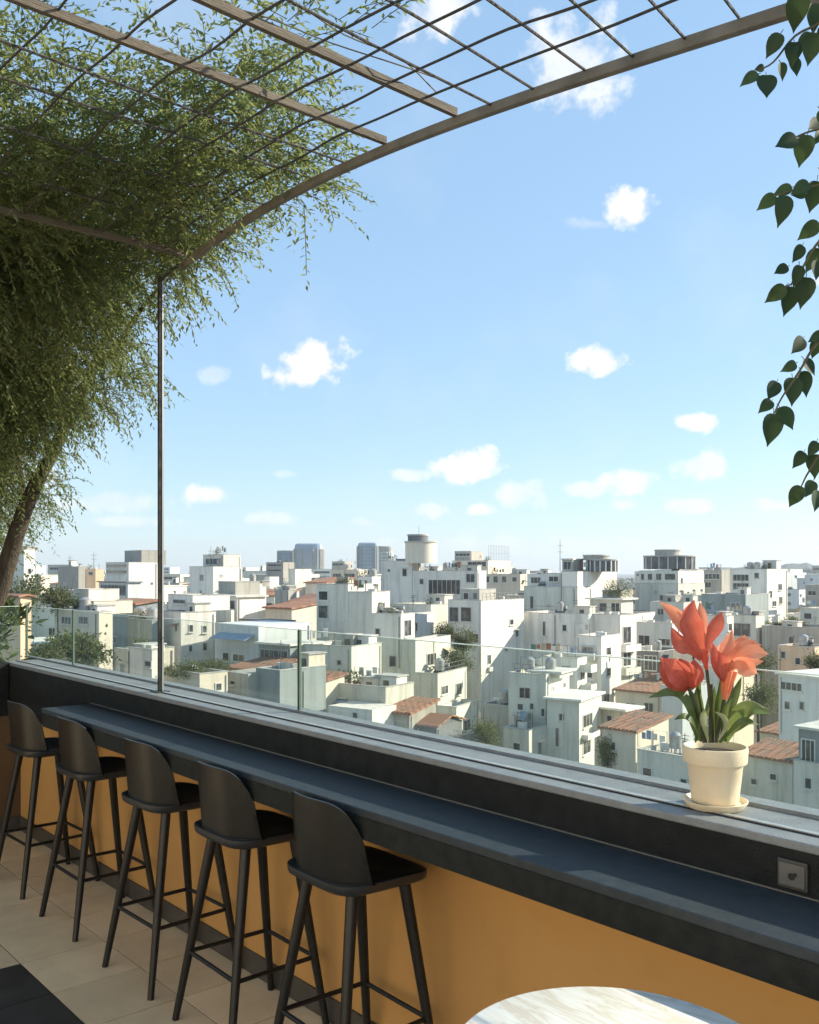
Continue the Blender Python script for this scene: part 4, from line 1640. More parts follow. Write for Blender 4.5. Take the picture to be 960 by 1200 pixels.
    def win(s, f, x0, y0, x1, y1, k=-1, name='window', mull=None, pane='pane', frame='wframe', sill=True):
        O, e, n, a, b, hf = s.face(f, x0, x1, k)
        if b - a < .25:
            m_ = (a + b) / 2
            a, b = m_ - .3, m_ + .3
        mid = (a + b) / 2
        w1, w0 = hf(y0, mid), hf(y1, mid)
        W_, Hh = b - a, w1 - w0
        fr = min(.11, W_ * .12)
        mb = MB()
        pr = .07
        o = O(a, w0)
        o.z = o.z
        base = O(a, w0)
        # frame
        mb.obox(base, e * W_, n * pr, UP * fr, 0)
        mb.obox(base + UP * (Hh - fr), e * W_, n * pr, UP * fr, 0)
        mb.obox(base + UP * fr, e * fr, n * pr, UP * (Hh - 2 * fr), 0)
        mb.obox(base + UP * fr + e * (W_ - fr), e * fr, n * pr, UP * (Hh - 2 * fr), 0)
        s.used.append((len(s.blocks) - 1 if k == -1 else k, f, a, b, w0, w1))
        nm = mull if mull is not None else max(0, int(round(W_ / 1.0)) - 1)
        for i in range(nm):
            mb.obox(base + UP * fr + e * (W_ * (i + 1) / (nm + 1) - .03), e * .06, n * (pr * .8), UP * (Hh - 2 * fr), 0)
        par = mb.build(name, M[frame], s.root)
        m2 = MB()
        m2.obox(base + e * fr + UP * fr - n * .02, e * (W_ - 2 * fr), n * .04, UP * (Hh - 2 * fr), 0)
        m2.build('pane', M[pane], par)
        if sill:
            m3 = MB()
            m3.obox(base - UP * .085 - e * .08, e * (W_ + .16), n * .2, UP * .08, 0)
            m3.build('sill', M['slab'], par)
        return s

    def balcony(s, f, x0, x1, yt, yb, k=-1, outw=1.1, mat='w_white'):
        O, e, n, a, b, hf = s.face(f, x0, x1, k)
        mid = (a + b) / 2
        w1, w0 = hf(yt, mid), hf(yb, mid)
        base = O(a, w0)
        W_, Hh = b - a, w1 - w0
        mb = MB()
        mb.obox(base, e * W_, n * outw, UP * .16)
        mb.obox(base + n * (outw - .12) + UP * .161, e * W_, n * .12, UP * max(.1, Hh - .16))
        for q in (0, W_ - .12):
            mb.obox(base + e * q + UP * .161, e * .12, n * (outw - .121), UP * max(.1, Hh - .16))
        mb.build('balcony', M[mat], s.root)
        return s

    def awning(s, f, x0, x1, yt, yb, k=-1, outw=1.5, mat='awning', drop=.6):
        O, e, n, a, b, hf = s.face(f, x0, x1, k)
        mid = (a + b) / 2
        w1 = hf(yt, mid)
        A0, B0 = O(a, w1), O(b, w1)
        A1, B1 = A0 + n * outw - UP * drop, B0 + n * outw - UP * drop
        mb = MB()
        vs = [A0, B0, B1, A1]
        mb.add(vs + [v_ - UP * .06 for v_ in vs], [(0, 1, 2, 3), (7, 6, 5, 4), (0, 4, 5, 1), (1, 5, 6, 2), (2, 6, 7, 3), (3, 7, 4, 0)])
        mb.build('awning', M[mat], s.root)
        return s

    def rail(s, f, x0, x1, k=-1, h=1.0):
        b = s.blocks[k]
        O, e, n, a, c_, hf = s.face(f, x0, x1, k)
        mb = MB()
        base = O(a, b['top']) - n * .1
        W_ = c_ - a
        for zz_ in (h * .5, h):
            mb.obox(base + UP * (zz_ - .025), e * W_, n * .05, UP * .05)
        m_ = max(2, int(W_ / .9))
        for i in range(m_ + 1):
            mb.obox(base + e * (W_ * i / m_ - .02) + n * .003, e * .04, n * .04, UP * (h - .026))
        mb.build('railing', M['iron'], s.root)
        return s

    def clutter(s, n=2, k=-1, seed=0, big=1.0):
        b = s.blocks[k]
        rg = random.Random(seed + int(s.z) * 7 + int(s.xc))
        e, g = s.dirs()
        L_ = b['t1'] - b['t0']
        for i in range(n):
            t = b['t0'] + L_ * (.12 + .76 * (i + rg.uniform(.15, .85)) / n)
            kind = rg.choice(['hut', 'tank', 'ac', 'hut', 'pipe', 'solar', 'wash', 'pots', 'ac'])
            base = s.pt(t, b['st'] + b['D'] * rg.uniform(.35, .7), b['top'] - .46)
            if kind == 'hut':
                sx, sy, sz = min(L_ * .4, rg.uniform(1.4, 3.2)), rg.uniform(1.4, 2.4), rg.uniform(1.3, 2.6) * big
                mb = MB()
                mb.obox(base - e * sx / 2, e * sx, g * sy, UP * sz, 0)
                mb.obox(base - e * (sx / 2 + .15) - g * .15 + UP * (sz + .002), e * (sx + .3), g * (sy + .3), UP * .12, 1)
                mb.obox(base - e * .35 - g * .03 + UP * .3, e * .7, g * .028, UP * (sz - .7), 2)
                mb.build('roof_hut', [M[rg.choice(['w_white', 'w_pale', 'w_grey', 'w_cream'])], M['roof'], M['pane']], s.root)
            elif kind == 'tank':
                mb = MB()
                r_ = rg.uniform(.5, .8)
                mb.lathe([(r_, .5), (r_, 1.7), (r_ * .5, 1.95), (.1, 2.0)], base, 14)
                for q in range(4):
                    a_ = q * math.pi / 2 + .4
                    mb.box((base.x + r_ * .7 * math.cos(a_) - .04, base.y + r_ * .7 * math.sin(a_) - .04, base.z), (base.x + r_ * .7 * math.cos(a_) + .04, base.y + r_ * .7 * math.sin(a_) + .04, base.z + .499))
                mb.build('water_tank', M['tank'], s.root, smooth=40)
            elif kind == 'solar':
                mb = MB()
                mb.obox(base, e * 1.7, g * 1.3 + UP * .8, (g * -.8 + UP * 1.3) * .05, 0)
                mb.obox(base + g * 1.35, e * .06, g * .06, UP * .9, 1)
                mb.obox(base + g * 1.35 + e * 1.6, e * .06, g * .06, UP * .9, 1)
                mb.tube([base + g * 1.36 + UP * 1.12 + e * .1, base + g * 1.36 + UP * 1.12 + e * 1.6], .24, 10, 1)
                mb.build('solar_heater', [M['glasswall'], M['tank']], s.root)
            elif kind == 'wash':
                mb = MB()
                wl = min(3.2, L_ * .6)
                for q in (0, wl):
                    mb.tube([base + e * q, base + e * q + UP * 1.9], .03, 5)
                mb.tube([base + UP * 1.85, base + e * wl + UP * 1.85], .012, 4)
                wp = mb.build('washing_line', M['iron'], s.root)
                x_ = .2
                while x_ < wl - .6:
                    ww_ = rg.uniform(.35, .7)
                    m2 = MB()
                    m2.obox(base + e * x_ + UP * (1.84 - rg.uniform(.5, 1.0)), e * ww_, g * .02, UP * rg.uniform(.5, .98))
                    m2.build('laundry', M[rg.choice(['awning', 'awning_rust', 'awning_cream', 'slab', 'w_white', 'awning_green'])], wp)
                    x_ += ww_ + rg.uniform(.05, .4)
            elif kind == 'pots':
                mb = MB()
                npt = rg.randint(2, 4)
                rs_ = np.random.RandomState(rg.randint(0, 9999))
                for q in range(npt):
                    mb.lathe([(.16, 0), (.22, .4)], base + e * (q * .6), 8)
                mp_ = mb.build('plant_pots', M['tile_old'], s.root)
                m2 = MB()
                for q in range(npt):
                    c2_ = np.array(base + e * (q * .6) + UP * .85)
                    qq = rs_.normal(0, .26, (50, 3))
                    leaves_mesh(m2, c2_[None] + qq, qq + rs_.normal(0, .2, (50, 3)), np.full(50, .32), np.full(50, .16), np.tile([0.1, 0, 1.], (50, 1)), .1)
                m2.build('foliage', M['city_leaf'], mp_)
            elif kind == 'ac':
                mb = MB()
                mb.obox(base + UP * .12, e * .95, g * .4, UP * .7)
                mb.obox(base + e * .1 + UP * 0, e * .1, g * .4, UP * .119)
                mb.obox(base + e * .75 + UP * 0, e * .1, g * .4, UP * .119)
                mb.build('air_conditioner', M['slab'], s.root)
            else:
                mb = MB()
                hh = rg.uniform(1.5, 3.5)
                mb.tube([base, base + UP * hh], .04, 5)
                mb.tube([base + UP * hh * .9 - e * .5, base + UP * hh * .9 + e * .5], .025, 4)
                mb.tube([base + UP * hh * .75 - e * .35, base + UP * hh * .75 + e * .35], .025, 4)
                mb.build('antenna', M['iron'], s.root)
        return s

    def auto(s, prob, rg, smax=4):
        """small windows, wall air conditioners and drain pipes on the still bare parts of each wall"""
        for k, b in enumerate(s.blocks):
            if b['obj'].name.split('.')[0] in ('roof_room', 'stair_tower', 'glass_room', 'roof_slab_base'):
                continue
            e, g = s.dirs()
            for f in ('L', 'R'):
                W_ = (b['t1'] - b['t0']) if f == 'L' else b['D']
                a0 = b['t0'] if f == 'L' else 0.0
                if W_ < 2.2:
                    continue
                hv_, n_ = (e, -g) if f == 'L' else (g, -e)
                O = (lambda t, w: s.pt(t, b['st'], w)) if f == 'L' else (lambda d, w: s.pt(b['t0'], b['st'] + d, w))
                nc = max(1, int(W_ / 2.7))
                for fl in range(smax):
                    for c_ in range(nc):
                        if rg.random() > prob:
                            continue
                        ww, hh = rg.choice([(.8, 1.0), (.9, 1.35), (1.3, 1.2), (.6, .6), (1.7, 1.25)])
                        cx = a0 + W_ * (c_ + .5) / nc + rg.uniform(-.3, .3)
                        w1 = b['top'] - 1.35 - fl * 3.05 - rg.uniform(0, .15)
                        x0, x1, w0 = cx - ww / 2, cx + ww / 2, w1 - hh
                        if x0 < a0 + .3 or x1 > a0 + W_ - .3:
                            continue
                        if any(u[0] in (k,) and u[1] == f and x0 < u[3] + .4 and x1 > u[2] - .4 and w0 < u[5] + .4 and w1 > u[4] - .4 for u in s.used):
                            continue
                        s.used.append((k, f, x0, x1, w0, w1))
                        base = O(x0, w0)
                        mb = MB()
                        fr = .08
                        mb.obox(base, hv_ * ww, n_ * .06, UP * fr)
                        mb.obox(base + UP * (hh - fr), hv_ * ww, n_ * .06, UP * fr)
                        mb.obox(base + UP * fr, hv_ * fr, n_ * .06, UP * (hh - 2 * fr))
                        mb.obox(base + UP * fr + hv_ * (ww - fr), hv_ * fr, n_ * .06, UP * (hh - 2 * fr))
                        if ww > 1:
                            mb.obox(base + UP * fr + hv_ * (ww / 2 - .03), hv_ * .06, n_ * .05, UP * (hh - 2 * fr))
                        par = mb.build('window', M['wframe'], s.root)
                        m2 = MB()
                        m2.obox(base + hv_ * fr + UP * fr - n_ * .02, hv_ * (ww - 2 * fr), n_ * .035, UP * (hh - 2 * fr))
                        m2.build('pane', M[rg.choice(['pane', 'pane', 'pane', 'shutter', 'curtain', 'glasswall'])], par)
                        if rg.random() < .45:       # concrete hood over the window
                            m3 = MB()
                            m3.obox(base + UP * (hh + .06) - hv_ * .15, hv_ * (ww + .3), n_ * .45, UP * .08)
                            m3.build('window_hood', M['slab'], par)
                        if rg.random() < .10 and s.z < 260:     # small balcony with a parapet
                            m6 = MB()
                            bw = ww + .9
                            b0 = base - hv_ * .45 - UP * .35
                            m6.obox(b0, hv_ * bw, n_ * .9, UP * .12)
                            m6.obox(b0 + n_ * .8 + UP * .121, hv_ * bw, n_ * .1, UP * .75)
                            m6.obox(b0 + UP * .121, hv_ * .1, n_ * .799, UP * .75)
                            m6.obox(b0 + UP * .121 + hv_ * (bw - .1), hv_ * .1, n_ * .799, UP * .75)
                            m6.build('balcony', M[rg.choice(['w_white', 'w_pale', 'slab', 'w_grey'])], s.root)
                        elif rg.random() < .10 and s.z < 260:   # sheet awning
                            m6 = MB()
                            q0, q1 = base + UP * (hh + .1) - hv_ * .3, base + UP * (hh + .1) + hv_ * (ww + .3)
                            q2, q3 = q1 + n_ * .9 - UP * .4, q0 + n_ * .9 - UP * .4
                            vv = [q0, q1, q2, q3]
                            m6.add(vv + [q_ - UP * .04 for q_ in vv], [(0, 1, 2, 3), (7, 6, 5, 4), (0, 4, 5, 1), (1, 5, 6, 2), (2, 6, 7, 3), (3, 7, 4, 0)])
                            m6.build('awning', M[rg.choice(['awning', 'awning_green', 'awning_rust', 'awning_cream'])], s.root)
                        if rg.random() < .22:
                            m4 = MB()
                            m4.obox(base - UP * .95 + hv_ * .05, hv_ * .85, n_ * .35, UP * .6)
                            m4.build('air_conditioner', M['slab'], s.root)
                if W_ > 3 and rg.random() < .55:
                    x = a0 + W_ * rg.choice([.06, .94, .5])
                    m5 = MB()
                    p0 = O(x, b['top'] - .3) + n_ * .07
                    m5.tube([p0, p0 - UP * rg.uniform(5, 11)], .05, 5)
                    m5.build('drain_pipe', M[rg.choice(['w_grey', 'w_dark', 'slab'])], s.root)
        return s

    def drum(s, xa, xb, yt, yb, mat, cap=None, st=2.5, part='penthouse', n=36, glass=None):
        """round penthouse; px extents of the cylinder"""
        zc = s.z + st
        r_ = (xb - xa) / 2 / F * zc
        cx = (xa + xb) / 2
        c_ = at(cx, yb, zc)
        hh = (yb - yt) / F * zc
        mb = MB()
        mb.lathe([(r_, 0), (r_, hh)], c_, n, 0)
        if glass:
            m2 = mb
            for i in range(n // 2):
                a_ = 2 * math.pi * i * 2 / n
                p0 = c_ + Vector((math.cos(a_), math.sin(a_), 0)) * (r_ + .04)
                m2.box((p0.x - .09, p0.y - .09, c_.z + .05), (p0.x + .09, p0.y + .09, c_.z + hh - .05), 1)
        o = mb.build(part, [M[mat], M['wframe']], s.root, smooth=30)
        m3 = MB()
        m3.lathe([(r_ * 1.06, hh + .003), (r_ * 1.06, hh + .25)], c_, n, 0)
        m3.build('roof_slab', M['roof' if cap is None else cap], s.root, smooth=30)
        return s


B = Bld
# ---- nearest row
B('tiled_house', 'low grey house with a small terracotta roof at the lower right, beside the flower pot', 84, 929, a=52, wall='w_pale') \
    .block(868, 929, 893, depth=5, roof='tile').win('L', 902, 906, 911, 915).win('L', 880, 912, 888, 920)
B('small_house', 'grey flat-roofed house with a glazed roof room at the lower right edge', 80, 966, a=52, wall='w_pale') \
    .block(930, 985, 900, depth=7).win('L', 943, 911, 952, 925) \
    .block(936, 985, 860, depth=4, st=1.0, yb=902, mat='w_teal', roof='slab', part='roof_room').win('L', 939, 866, 956, 896, mull=2)
B('white_roofed_house', 'low grey house with a white flat roof directly behind the flower pot', 82, 812, a=48, wall='w_pale') \
    .block(747, 812, 889, depth=7).win('L', 753, 899, 765, 911).win('L', 797, 912, 806, 919).clutter(2, seed=3, big=.5)
B('tiled_house', 'small cream house with a brown tiled roof left of the flower pot', 90, 745, a=46, wall='w_cream') \
    .block(706, 745, 857, depth=6, roof='tile').win('L', 716, 869, 722, 880)
B('roof_hut_house', 'cream hut house with a long thin white canopy left of the red bud', 101, 730, a=44, wall='w_cream') \
    .block(700, 730, 832, xr=741, roof='slab', over=1.0).win('L', 711, 838, 718, 846)
B('balcony_house', 'pale green two-step house with flat white roof slabs at lower centre', 97, 679, a=30, wall='w_pale') \
    .block(596, 640, 791, depth=7).win('L', 606, 824, 614, 833, k=0).win('L', 621, 824, 626, 832, k=0).win('L', 634, 830, 639, 840, k=0) \
    .block(641, 679, 822, xr=705, st=-.6, roof='slab').win('L', 655, 836, 662, 845).win('L', 651, 853, 655.5, 875, name='door') \
    .win('R', 683, 836, 694, 852).balcony('R', 682, 696, 858, 864, outw=.7).win('R', 683, 867, 692, 884) \
    .block(622, 656, 789.5, depth=4, st=1.4, yb=795, roof='slab', part='roof_slab_base').rail('L', 603, 622, k=0)
B('low_house', 'little grey wall house in front of the corrugated fence, lower centre', 95, 620, wall='w_pale').block(590, 620, 856, depth=4)
B('corrugated_shed', 'tall shed of streaked corrugated sheet behind the shrub at lower centre', 101, 597, wall='w_grey').block(564, 597, 828, depth=5)
B('low_house', 'sunlit cream house with one window at the lower left, under the roof garden', 85, 234, a=44, wall='w_cream') \
    .block(186, 234, 790, xr=267).win('R', 252, 800, 260, 810)
B('low_house', 'small grey-green house right of the sunlit cream house at lower left', 88, 291, a=40, wall='w_grey').block(262, 291, 790, depth=6, roof='flat').win('L', 270, 797, 276, 803)
B('tiled_house', 'low house with a faded red tiled roof above the teal box at lower left', 96, 304, a=40, wall='w_cream').block(268, 304, 786, depth=7, roof='tile')
B('low_house', 'plain teal-grey box house left of the middle glass joint', 87, 328, a=40, wall='w_teal').block(300, 328, 786, depth=6).clutter(1, seed=2, big=.4)
B('tiled_house', 'low house with a long brown-red roof behind the middle glass joint', 93, 372, a=38, wall='w_cream').block(326, 372, 800, depth=4, roof='tile').win('L', 334, 803, 346, 812)
B('low_house', 'white garden wall house with a grey deck roof below the stepped building', 88, 436, a=34, wall='w_white') \
    .block(385, 436, 832, depth=4, roof='flat').win('L', 413, 834, 420, 843, name='door').block(383, 452, 806, depth=5, st=4.2, mat='w_pale').clutter(3, seed=5, big=.5)
B('tiled_house', 'low shed with a rusty red roof at the foot of the stepped building', 90, 480, a=32, wall='w_grey').block(436, 480, 836, depth=5, roof='tile')
B('grey_shed', 'dark grey lean-to shed at the foot of the stepped building', 90, 512, a=32, wall='w_dark').block(470, 512, 852, depth=5, roof='gable')
B('low_house', 'pale green box house attached left of the stepped building', 99, 412, a=30, wall='w_pale') \
    .block(354, 412, 758, depth=6).win('L', 358, 776, 363, 785)

# ---- the big stepped white building, left of centre
sb = B('stepped_building', 'tall pale building stepping down to the right like a staircase, left of centre', 108, 535, a=27, wall='w_pale')
sb.block(513, 535, 829, xr=561).win('R', 543, 843, 551, 857)
sb.block(487, 513, 790, xr=547, st=.02).win('R', 517, 803, 525, 814, k=1).win('R', 534, 800, 541, 815, k=1).rail('R', 514, 545, k=1)
sb.block(470.5, 487, 751, xr=528, st=.04).win('R', 500, 765, 511, 780, k=2).win('L', 438, 767, 447, 781, k=2).win('L', 456, 768, 465, 782, k=2)
sb.block(436, 470, 720, xr=486, st=.06).win('R', 473.5, 726, 482, 746, k=3, name='door').win('L', 439.5, 736, 446, 746, k=3).clutter(2, k=3, seed=4, big=.5)
sb.block(408, 436, 694, xr=457, st=.08).win('L', 401.5, 720, 406, 726, k=4)
sb.block(371, 408, 685, depth=6, st=.03).win('L', 373, 692, 385, 704, k=5).win('L', 373, 709, 385, 725, k=5)

# ---- row behind
B('white_house', 'white house with four small windows right of the tall post', 112, 212, a=52) \
    .block(188, 212, 718, xr=253).win('R', 221, 732, 226.5, 741).win('R', 237, 733, 242.5, 742).win('R', 221, 756, 225.5, 764).win('R', 237, 753, 243, 763) \
    .block(197, 226, 698, depth=5, st=2.5, yb=716, part='roof_room').win('L', 203, 702, 218, 708, mull=1).clutter(1, k=0, seed=8)
B('blue_house', 'pale blue house under a corrugated blue awning, lower left of centre', 106, 303, a=42, wall='w_blue') \
    .block(252, 303, 733, depth=8, roof='flat').win('L', 261, 764, 269, 775).win('L', 273, 766, 287, 776).awning('L', 258, 299, 742, 756)
B('glass_room_house', 'small house with a blue glazed sun room beside the blue awning', 101, 340, a=40, wall='w_teal') \
    .block(303, 340, 757, depth=5, roof='slab').win('L', 305, 761, 338, 777, mull=5)
B('slab_roof_house', 'house with a wide dark roof slab and bright sunlit flank, left of centre', 126, 278, a=48) \
    .block(252, 278, 700, xr=311, roof='slab').win('L', 258, 703, 276, 714, mull=2).balcony('L', 253, 277, 714, 728, outw=.8, mat='w_pale') \
    .block(256, 276, 682, depth=4, st=2, yb=702, mat='w_grey', part='roof_room')
B('white_house', 'small white block on the skyline row right behind the dark roof slab', 142, 300, a=45).block(287, 300, 684, xr=312)
B('cream_house', 'cream house with a flat dark-edged roof below the red roof, left of centre', 116, 330, a=40, wall='w_cream') \
    .block(284, 330, 729, xr=343, roof='gslab').win('L', 300, 733, 316, 740)
B('tiled_house', 'house with a bright red tiled roof left of the stepped building', 124, 342, a=40, wall='w_cream').block(311, 342, 713, depth=8, roof='tile')
B('gabled_house', 'grey gabled house with an orange roof just left of the stepped building', 142, 371, a=38, wall='w_grey').block(340, 371, 706, depth=9, roof='gable')
B('tiled_house', 'cream house with a faded orange roof below the left glass tower', 185, 383, a=38, wall='w_cream').block(358, 383, 683, depth=8, roof='tile')
B('white_house', 'bright white gable wall below the left glass tower', 190, 346, a=44).block(338, 346, 667, xr=365)
B('white_house', 'narrow bright white house below the grey apartment block', 200, 316, a=44).block(310, 316, 676, xr=327)
B('grey_house', 'grey and white house under the narrow white gable wall', 160, 338, a=42, wall='w_grey').block(322, 338, 692, xr=348).clutter(1, seed=2)
B('white_house', 'white block house with a cluttered roof terrace left of centre skyline', 170, 250, a=46) \
    .block(222, 250, 664, xr=284).clutter(2, seed=9).block(238, 262, 650, xr=282, st=2.2, yb=668, mat='w_cream', part='penthouse').win('L', 241, 654, 259, 662, mull=3).clutter(2, seed=4, big=.5)
B('white_house', 'tall white house with dark balcony bands just left of the tall post', 210, 151, a=50) \
    .block(124, 151, 659, xr=185).win('L', 125, 661, 149, 665, mull=4).win('L', 125, 668, 149, 672, mull=4) \
    .block(146, 166, 645, depth=6, st=4, yb=662, mat='w_grey', part='stair_tower')
B('white_tower', 'slim white tower block behind the tree trunk at far left', 225, 28, a=44).block(8, 28, 644, xr=41).win('L', 12, 650, 18, 656)
B('pink_house', 'small pale pink house on the far left skyline', 235, 112, a=46, wall='w_peach').block(100, 112, 667, xr=122).win('L', 104, 670, 109, 674)
B('grey_house', 'long low grey block on the far left skyline', 265, 92, a=46, wall='w_grey').block(68, 92, 664, xr=103).clutter(3, seed=1)
B('blue_house', 'blue glazed block with a dark roof edge left of the tall post', 150, 150, a=46, wall='w_blue').block(116, 150, 683, xr=165, roof='gslab').win('L', 118, 685, 148, 698, mull=6)
B('tiled_house', 'grey house under a long red roof left of the tall post', 122, 160, a=44, wall='w_teal').block(126, 160, 708, xr=186, roof='tile').win('L', 134, 712, 152, 722, mull=2)
B('teal_block', 'dark teal block just left of the base of the tall post', 112, 178, a=44, wall='w_teal').block(150, 178, 727, xr=192)
B('cream_house', 'cream three-step house behind the left glass panels', 105, 116, a=44, wall='w_cream') \
    .block(64, 116, 717, xr=132).win('L', 72, 722, 84, 732).win('L', 92, 722, 104, 732).block(81, 110, 705, depth=5, st=2, yb=720, part='roof_room').win('L', 88, 708, 98, 714) \
    .block(87, 104, 691, depth=4, st=3, yb=708, part='stair_tower')
B('peach_house', 'small peach house with a tiled roof left of the balustrade corner', 82, 24, a=40, wall='w_peach').block(-6, 24, 700, xr=34, roof='gable').win('L', 2, 706, 8, 716).win('L', 12, 706, 18, 716)
B('white_house', 'bright white little house low behind the tall post', 86, 178, a=44).block(150, 178, 762, xr=190).win('L', 170, 774, 178, 782)
B('low_house', 'small cream outhouse low behind the second glass panel', 92, 152, a=44, wall='w_cream').block(134, 152, 762, depth=5)

# ---- middle
cb = B('concrete_block', 'big weathered pale building with a round rooftop drum, centre skyline', 160, 560, a=24)
cb.block(483.5, 560, 669, xr=570).win('L', 502, 679, 540, 697, mull=6).win('L', 546, 672, 557, 683)
cb.block(447, 483, 657.5, xr=493, st=.05)
cb.clutter(3, k=0, seed=6, big=.6)
cb.drum(475, 512, 636, 660, 'w_cream', st=6, part='roof_drum').drum(478, 502, 628, 635.5, 'w_dark', st=6, part='drum_cap')
B('white_house', 'tall brilliant white flank with a dark double window, centre', 128, 564, a=40) \
    .block(525, 564, 704, xr=614).win('L', 526.5, 711, 538, 729, mull=0).win('L', 540, 711, 553, 729, mull=0).win('R', 597, 725, 602, 733).win('R', 591, 760, 595, 763) \
    .block(540, 562, 691, depth=4, st=2.5, yb=708, part='roof_room', mat='w_grey').win('L', 543, 694, 550, 703).win('L', 554, 694, 560, 703).rail('R', 566, 612, k=0).clutter(1, k=0, seed=3, big=.6)
gb = B('garden_roof_building', 'pale green building with a round glass penthouse and hedge terrace, right of centre', 150, 677, a=36, wall='w_pale')
gb.block(614, 677, 688, xr=693).win('L', 621, 698, 626, 714, name='door').block(657, 677, 670, xr=716, st=.04, mat='w_white')
gb.block(640, 656.5, 672, depth=5, st=2.0, yb=692, part='roof_room', mat='w_white').win('L', 643, 675, 655, 682)
gb.drum(688, 724, 657, 670, 'glasswall', st=5, glass=True).drum(684, 714, 652, 656.5, 'w_grey', st=5, part='drum_cap')
gb.block(659, 671, 656, depth=4, st=2.5, yb=672, part='glass_room', mat='w_grey', roof='slab', over=.15).win('L', 660, 657.5, 670, 668, mull=1)
B('terrace_house', 'low house with a long white slab roof under the hedge terrace', 143, 728, a=40, wall='w_pale') \
    .block(692, 728, 703, xr=742, roof='slab', over=.6).win('L', 702, 706, 712, 719).win('L', 716, 706, 727, 719).block(706, 728, 692, depth=4, st=2, yb=704, mat='w_grey', part='roof_room')
B('long_house', 'long pale grey house with a plain wall and a slit window, right of centre', 132, 690, a=34) \
    .block(613, 690, 720, depth=9).win('L', 659, 732, 664.5, 740).win('L', 636, 728, 639.5, 745, name='door').rail('L', 614, 650).clutter(2, seed=12, big=.6)
B('balcony_tower', 'white tower with three stacked white balconies, right of centre', 130, 727, a=44) \
    .block(692, 727, 721, xr=746).win('R', 730, 734, 739.5, 754, name='door').balcony('R', 727.5, 745, 755, 763, outw=.9).win('R', 730, 764, 739.5, 781, name='door').balcony('R', 727.5, 745, 782, 790, outw=.9).rail('L', 694, 726)
B('corner_house', 'plain white corner house with two small windows in front of the balcony tower', 121, 705, a=36) \
    .block(676, 705, 746, xr=728).win('R', 710.5, 758, 716, 768).win('R', 710.5, 782, 716, 793).win('R', 717, 808, 719, 814)
B('small_balcony_house', 'small white house with stubby side balconies in front of the long grey house', 112, 677, a=34) \
    .block(634, 677, 772, xr=688).win('L', 658, 780, 670, 792).balcony('R', 680, 687, 778, 787, outw=1.4).balcony('R', 680, 687, 801, 808, outw=1.4)
rb = B('round_glass_building', 'pale building crowned by a dark curved glass storey, right skyline', 192, 795, a=42, wall='w_pale')
rb.block(744, 795, 684, xr=826).block(749, 795, 669, xr=825, st=.05)
for (x0, x1) in ((751, 755.5), (759, 765), (769, 775.5), (779, 792)):
    rb.win('L', x0, 672, x1, 680, mull=0, sill=False)
rb.win('L', 773, 697, 787, 704, k=0)
rb.drum(756, 814, 652.5, 667, 'glasswall', st=9, glass=True).drum(768, 797, 645.5, 651, 'w_grey', st=9, part='drum_cap')
B('teal_block', 'dark teal glazed block in shade left of the red bud', 136, 772, a=40, wall='w_dark') \
    .block(728, 772, 764, xr=800).win('L', 733, 768, 752, 786, mull=3).win('L', 755, 768, 770, 786, mull=2).win('L', 733, 792, 752, 812, mull=3).win('L', 755, 792, 770, 812, mull=2)
B('balcony_house', 'pale blue house with a long window band behind the tall red bloom', 152, 788, a=40, wall='w_blue') \
    .block(744, 788, 731, xr=802).win('L', 748, 744, 762, 757, mull=1).win('L', 770, 748, 786, 757, mull=2).balcony('L', 745, 788, 757, 762, outw=.8, mat='w_blue')
B('pale_pillar_house', 'narrow pale grey house directly left of the plant stems', 106, 800, a=46, wall='w_blue').block(775, 800, 806, depth=6)
B('white_house', 'narrow white house between the two big blooms', 122, 852, a=48).block(826, 852, 722, xr=860).win('R', 853, 730, 858, 740)
B('apartment_house', 'white apartment house with a dark glazed grid on the right skyline', 190, 899, a=46) \
    .block(856, 899, 667, xr=923).win('L', 859, 673, 878, 681, mull=3).win('L', 859, 683, 878, 691, mull=3).win('L', 884, 671, 890, 678).win('R', 912, 684, 916.5, 692).win('R', 905, 704, 910, 711).win('R', 913, 699, 917, 708).clutter(3, seed=2)
B('grey_house', 'grey house with balcony bands left of the white apartment house', 215, 846, a=46, wall='w_grey').block(824, 846, 668, xr=856).win('L', 826, 672, 844, 679, mull=3).win('L', 826, 682, 834, 689).clutter(2, seed=5)
B('teal_block', 'long teal-grey shed roof block below the white apartment house', 162, 874, a=42, wall='w_teal').block(822, 874, 697, xr=901)
B('dark_garage_house', 'small house with a dark garage opening above the right bloom', 146, 886, a=46, wall='w_pale').block(852, 886, 722, xr=896).win('L', 858, 730, 880, 746, mull=1, name='door')
B('corrugated_wall_house', 'long shed with a grey corrugated wall at the right edge', 138, 985, a=44, wall='w_grey').block(893, 985, 737, depth=8)
B('peach_house', 'plain peach house with a flat roof under the corrugated wall', 126, 955, a=48, wall='w_peach').block(912, 955, 759, xr=972).win('L', 915, 763, 921, 772)
B('grey_house', 'weathered grey house at the far right edge of the skyline', 185, 975, a=46, wall='w_grey').block(944, 975, 686, depth=9).win('L', 947, 692, 957, 698).clutter(1, seed=2)
B('grey_house', 'low grey house below the skyline at the far right edge', 160, 980, a=46, wall='w_pale').block(938, 980, 714, depth=9).win('L', 942, 718, 952, 726)
B('light_blue_house', 'light blue house with a roof slab over its loggia, right edge', 101, 965, a=60, wall='w_blue') \
    .block(913, 965, 796, depth=8, roof='slab').win('L', 915, 799, 941, 810, mull=3).win('L', 919, 821, 927, 832).win('L', 937, 822, 943, 832)
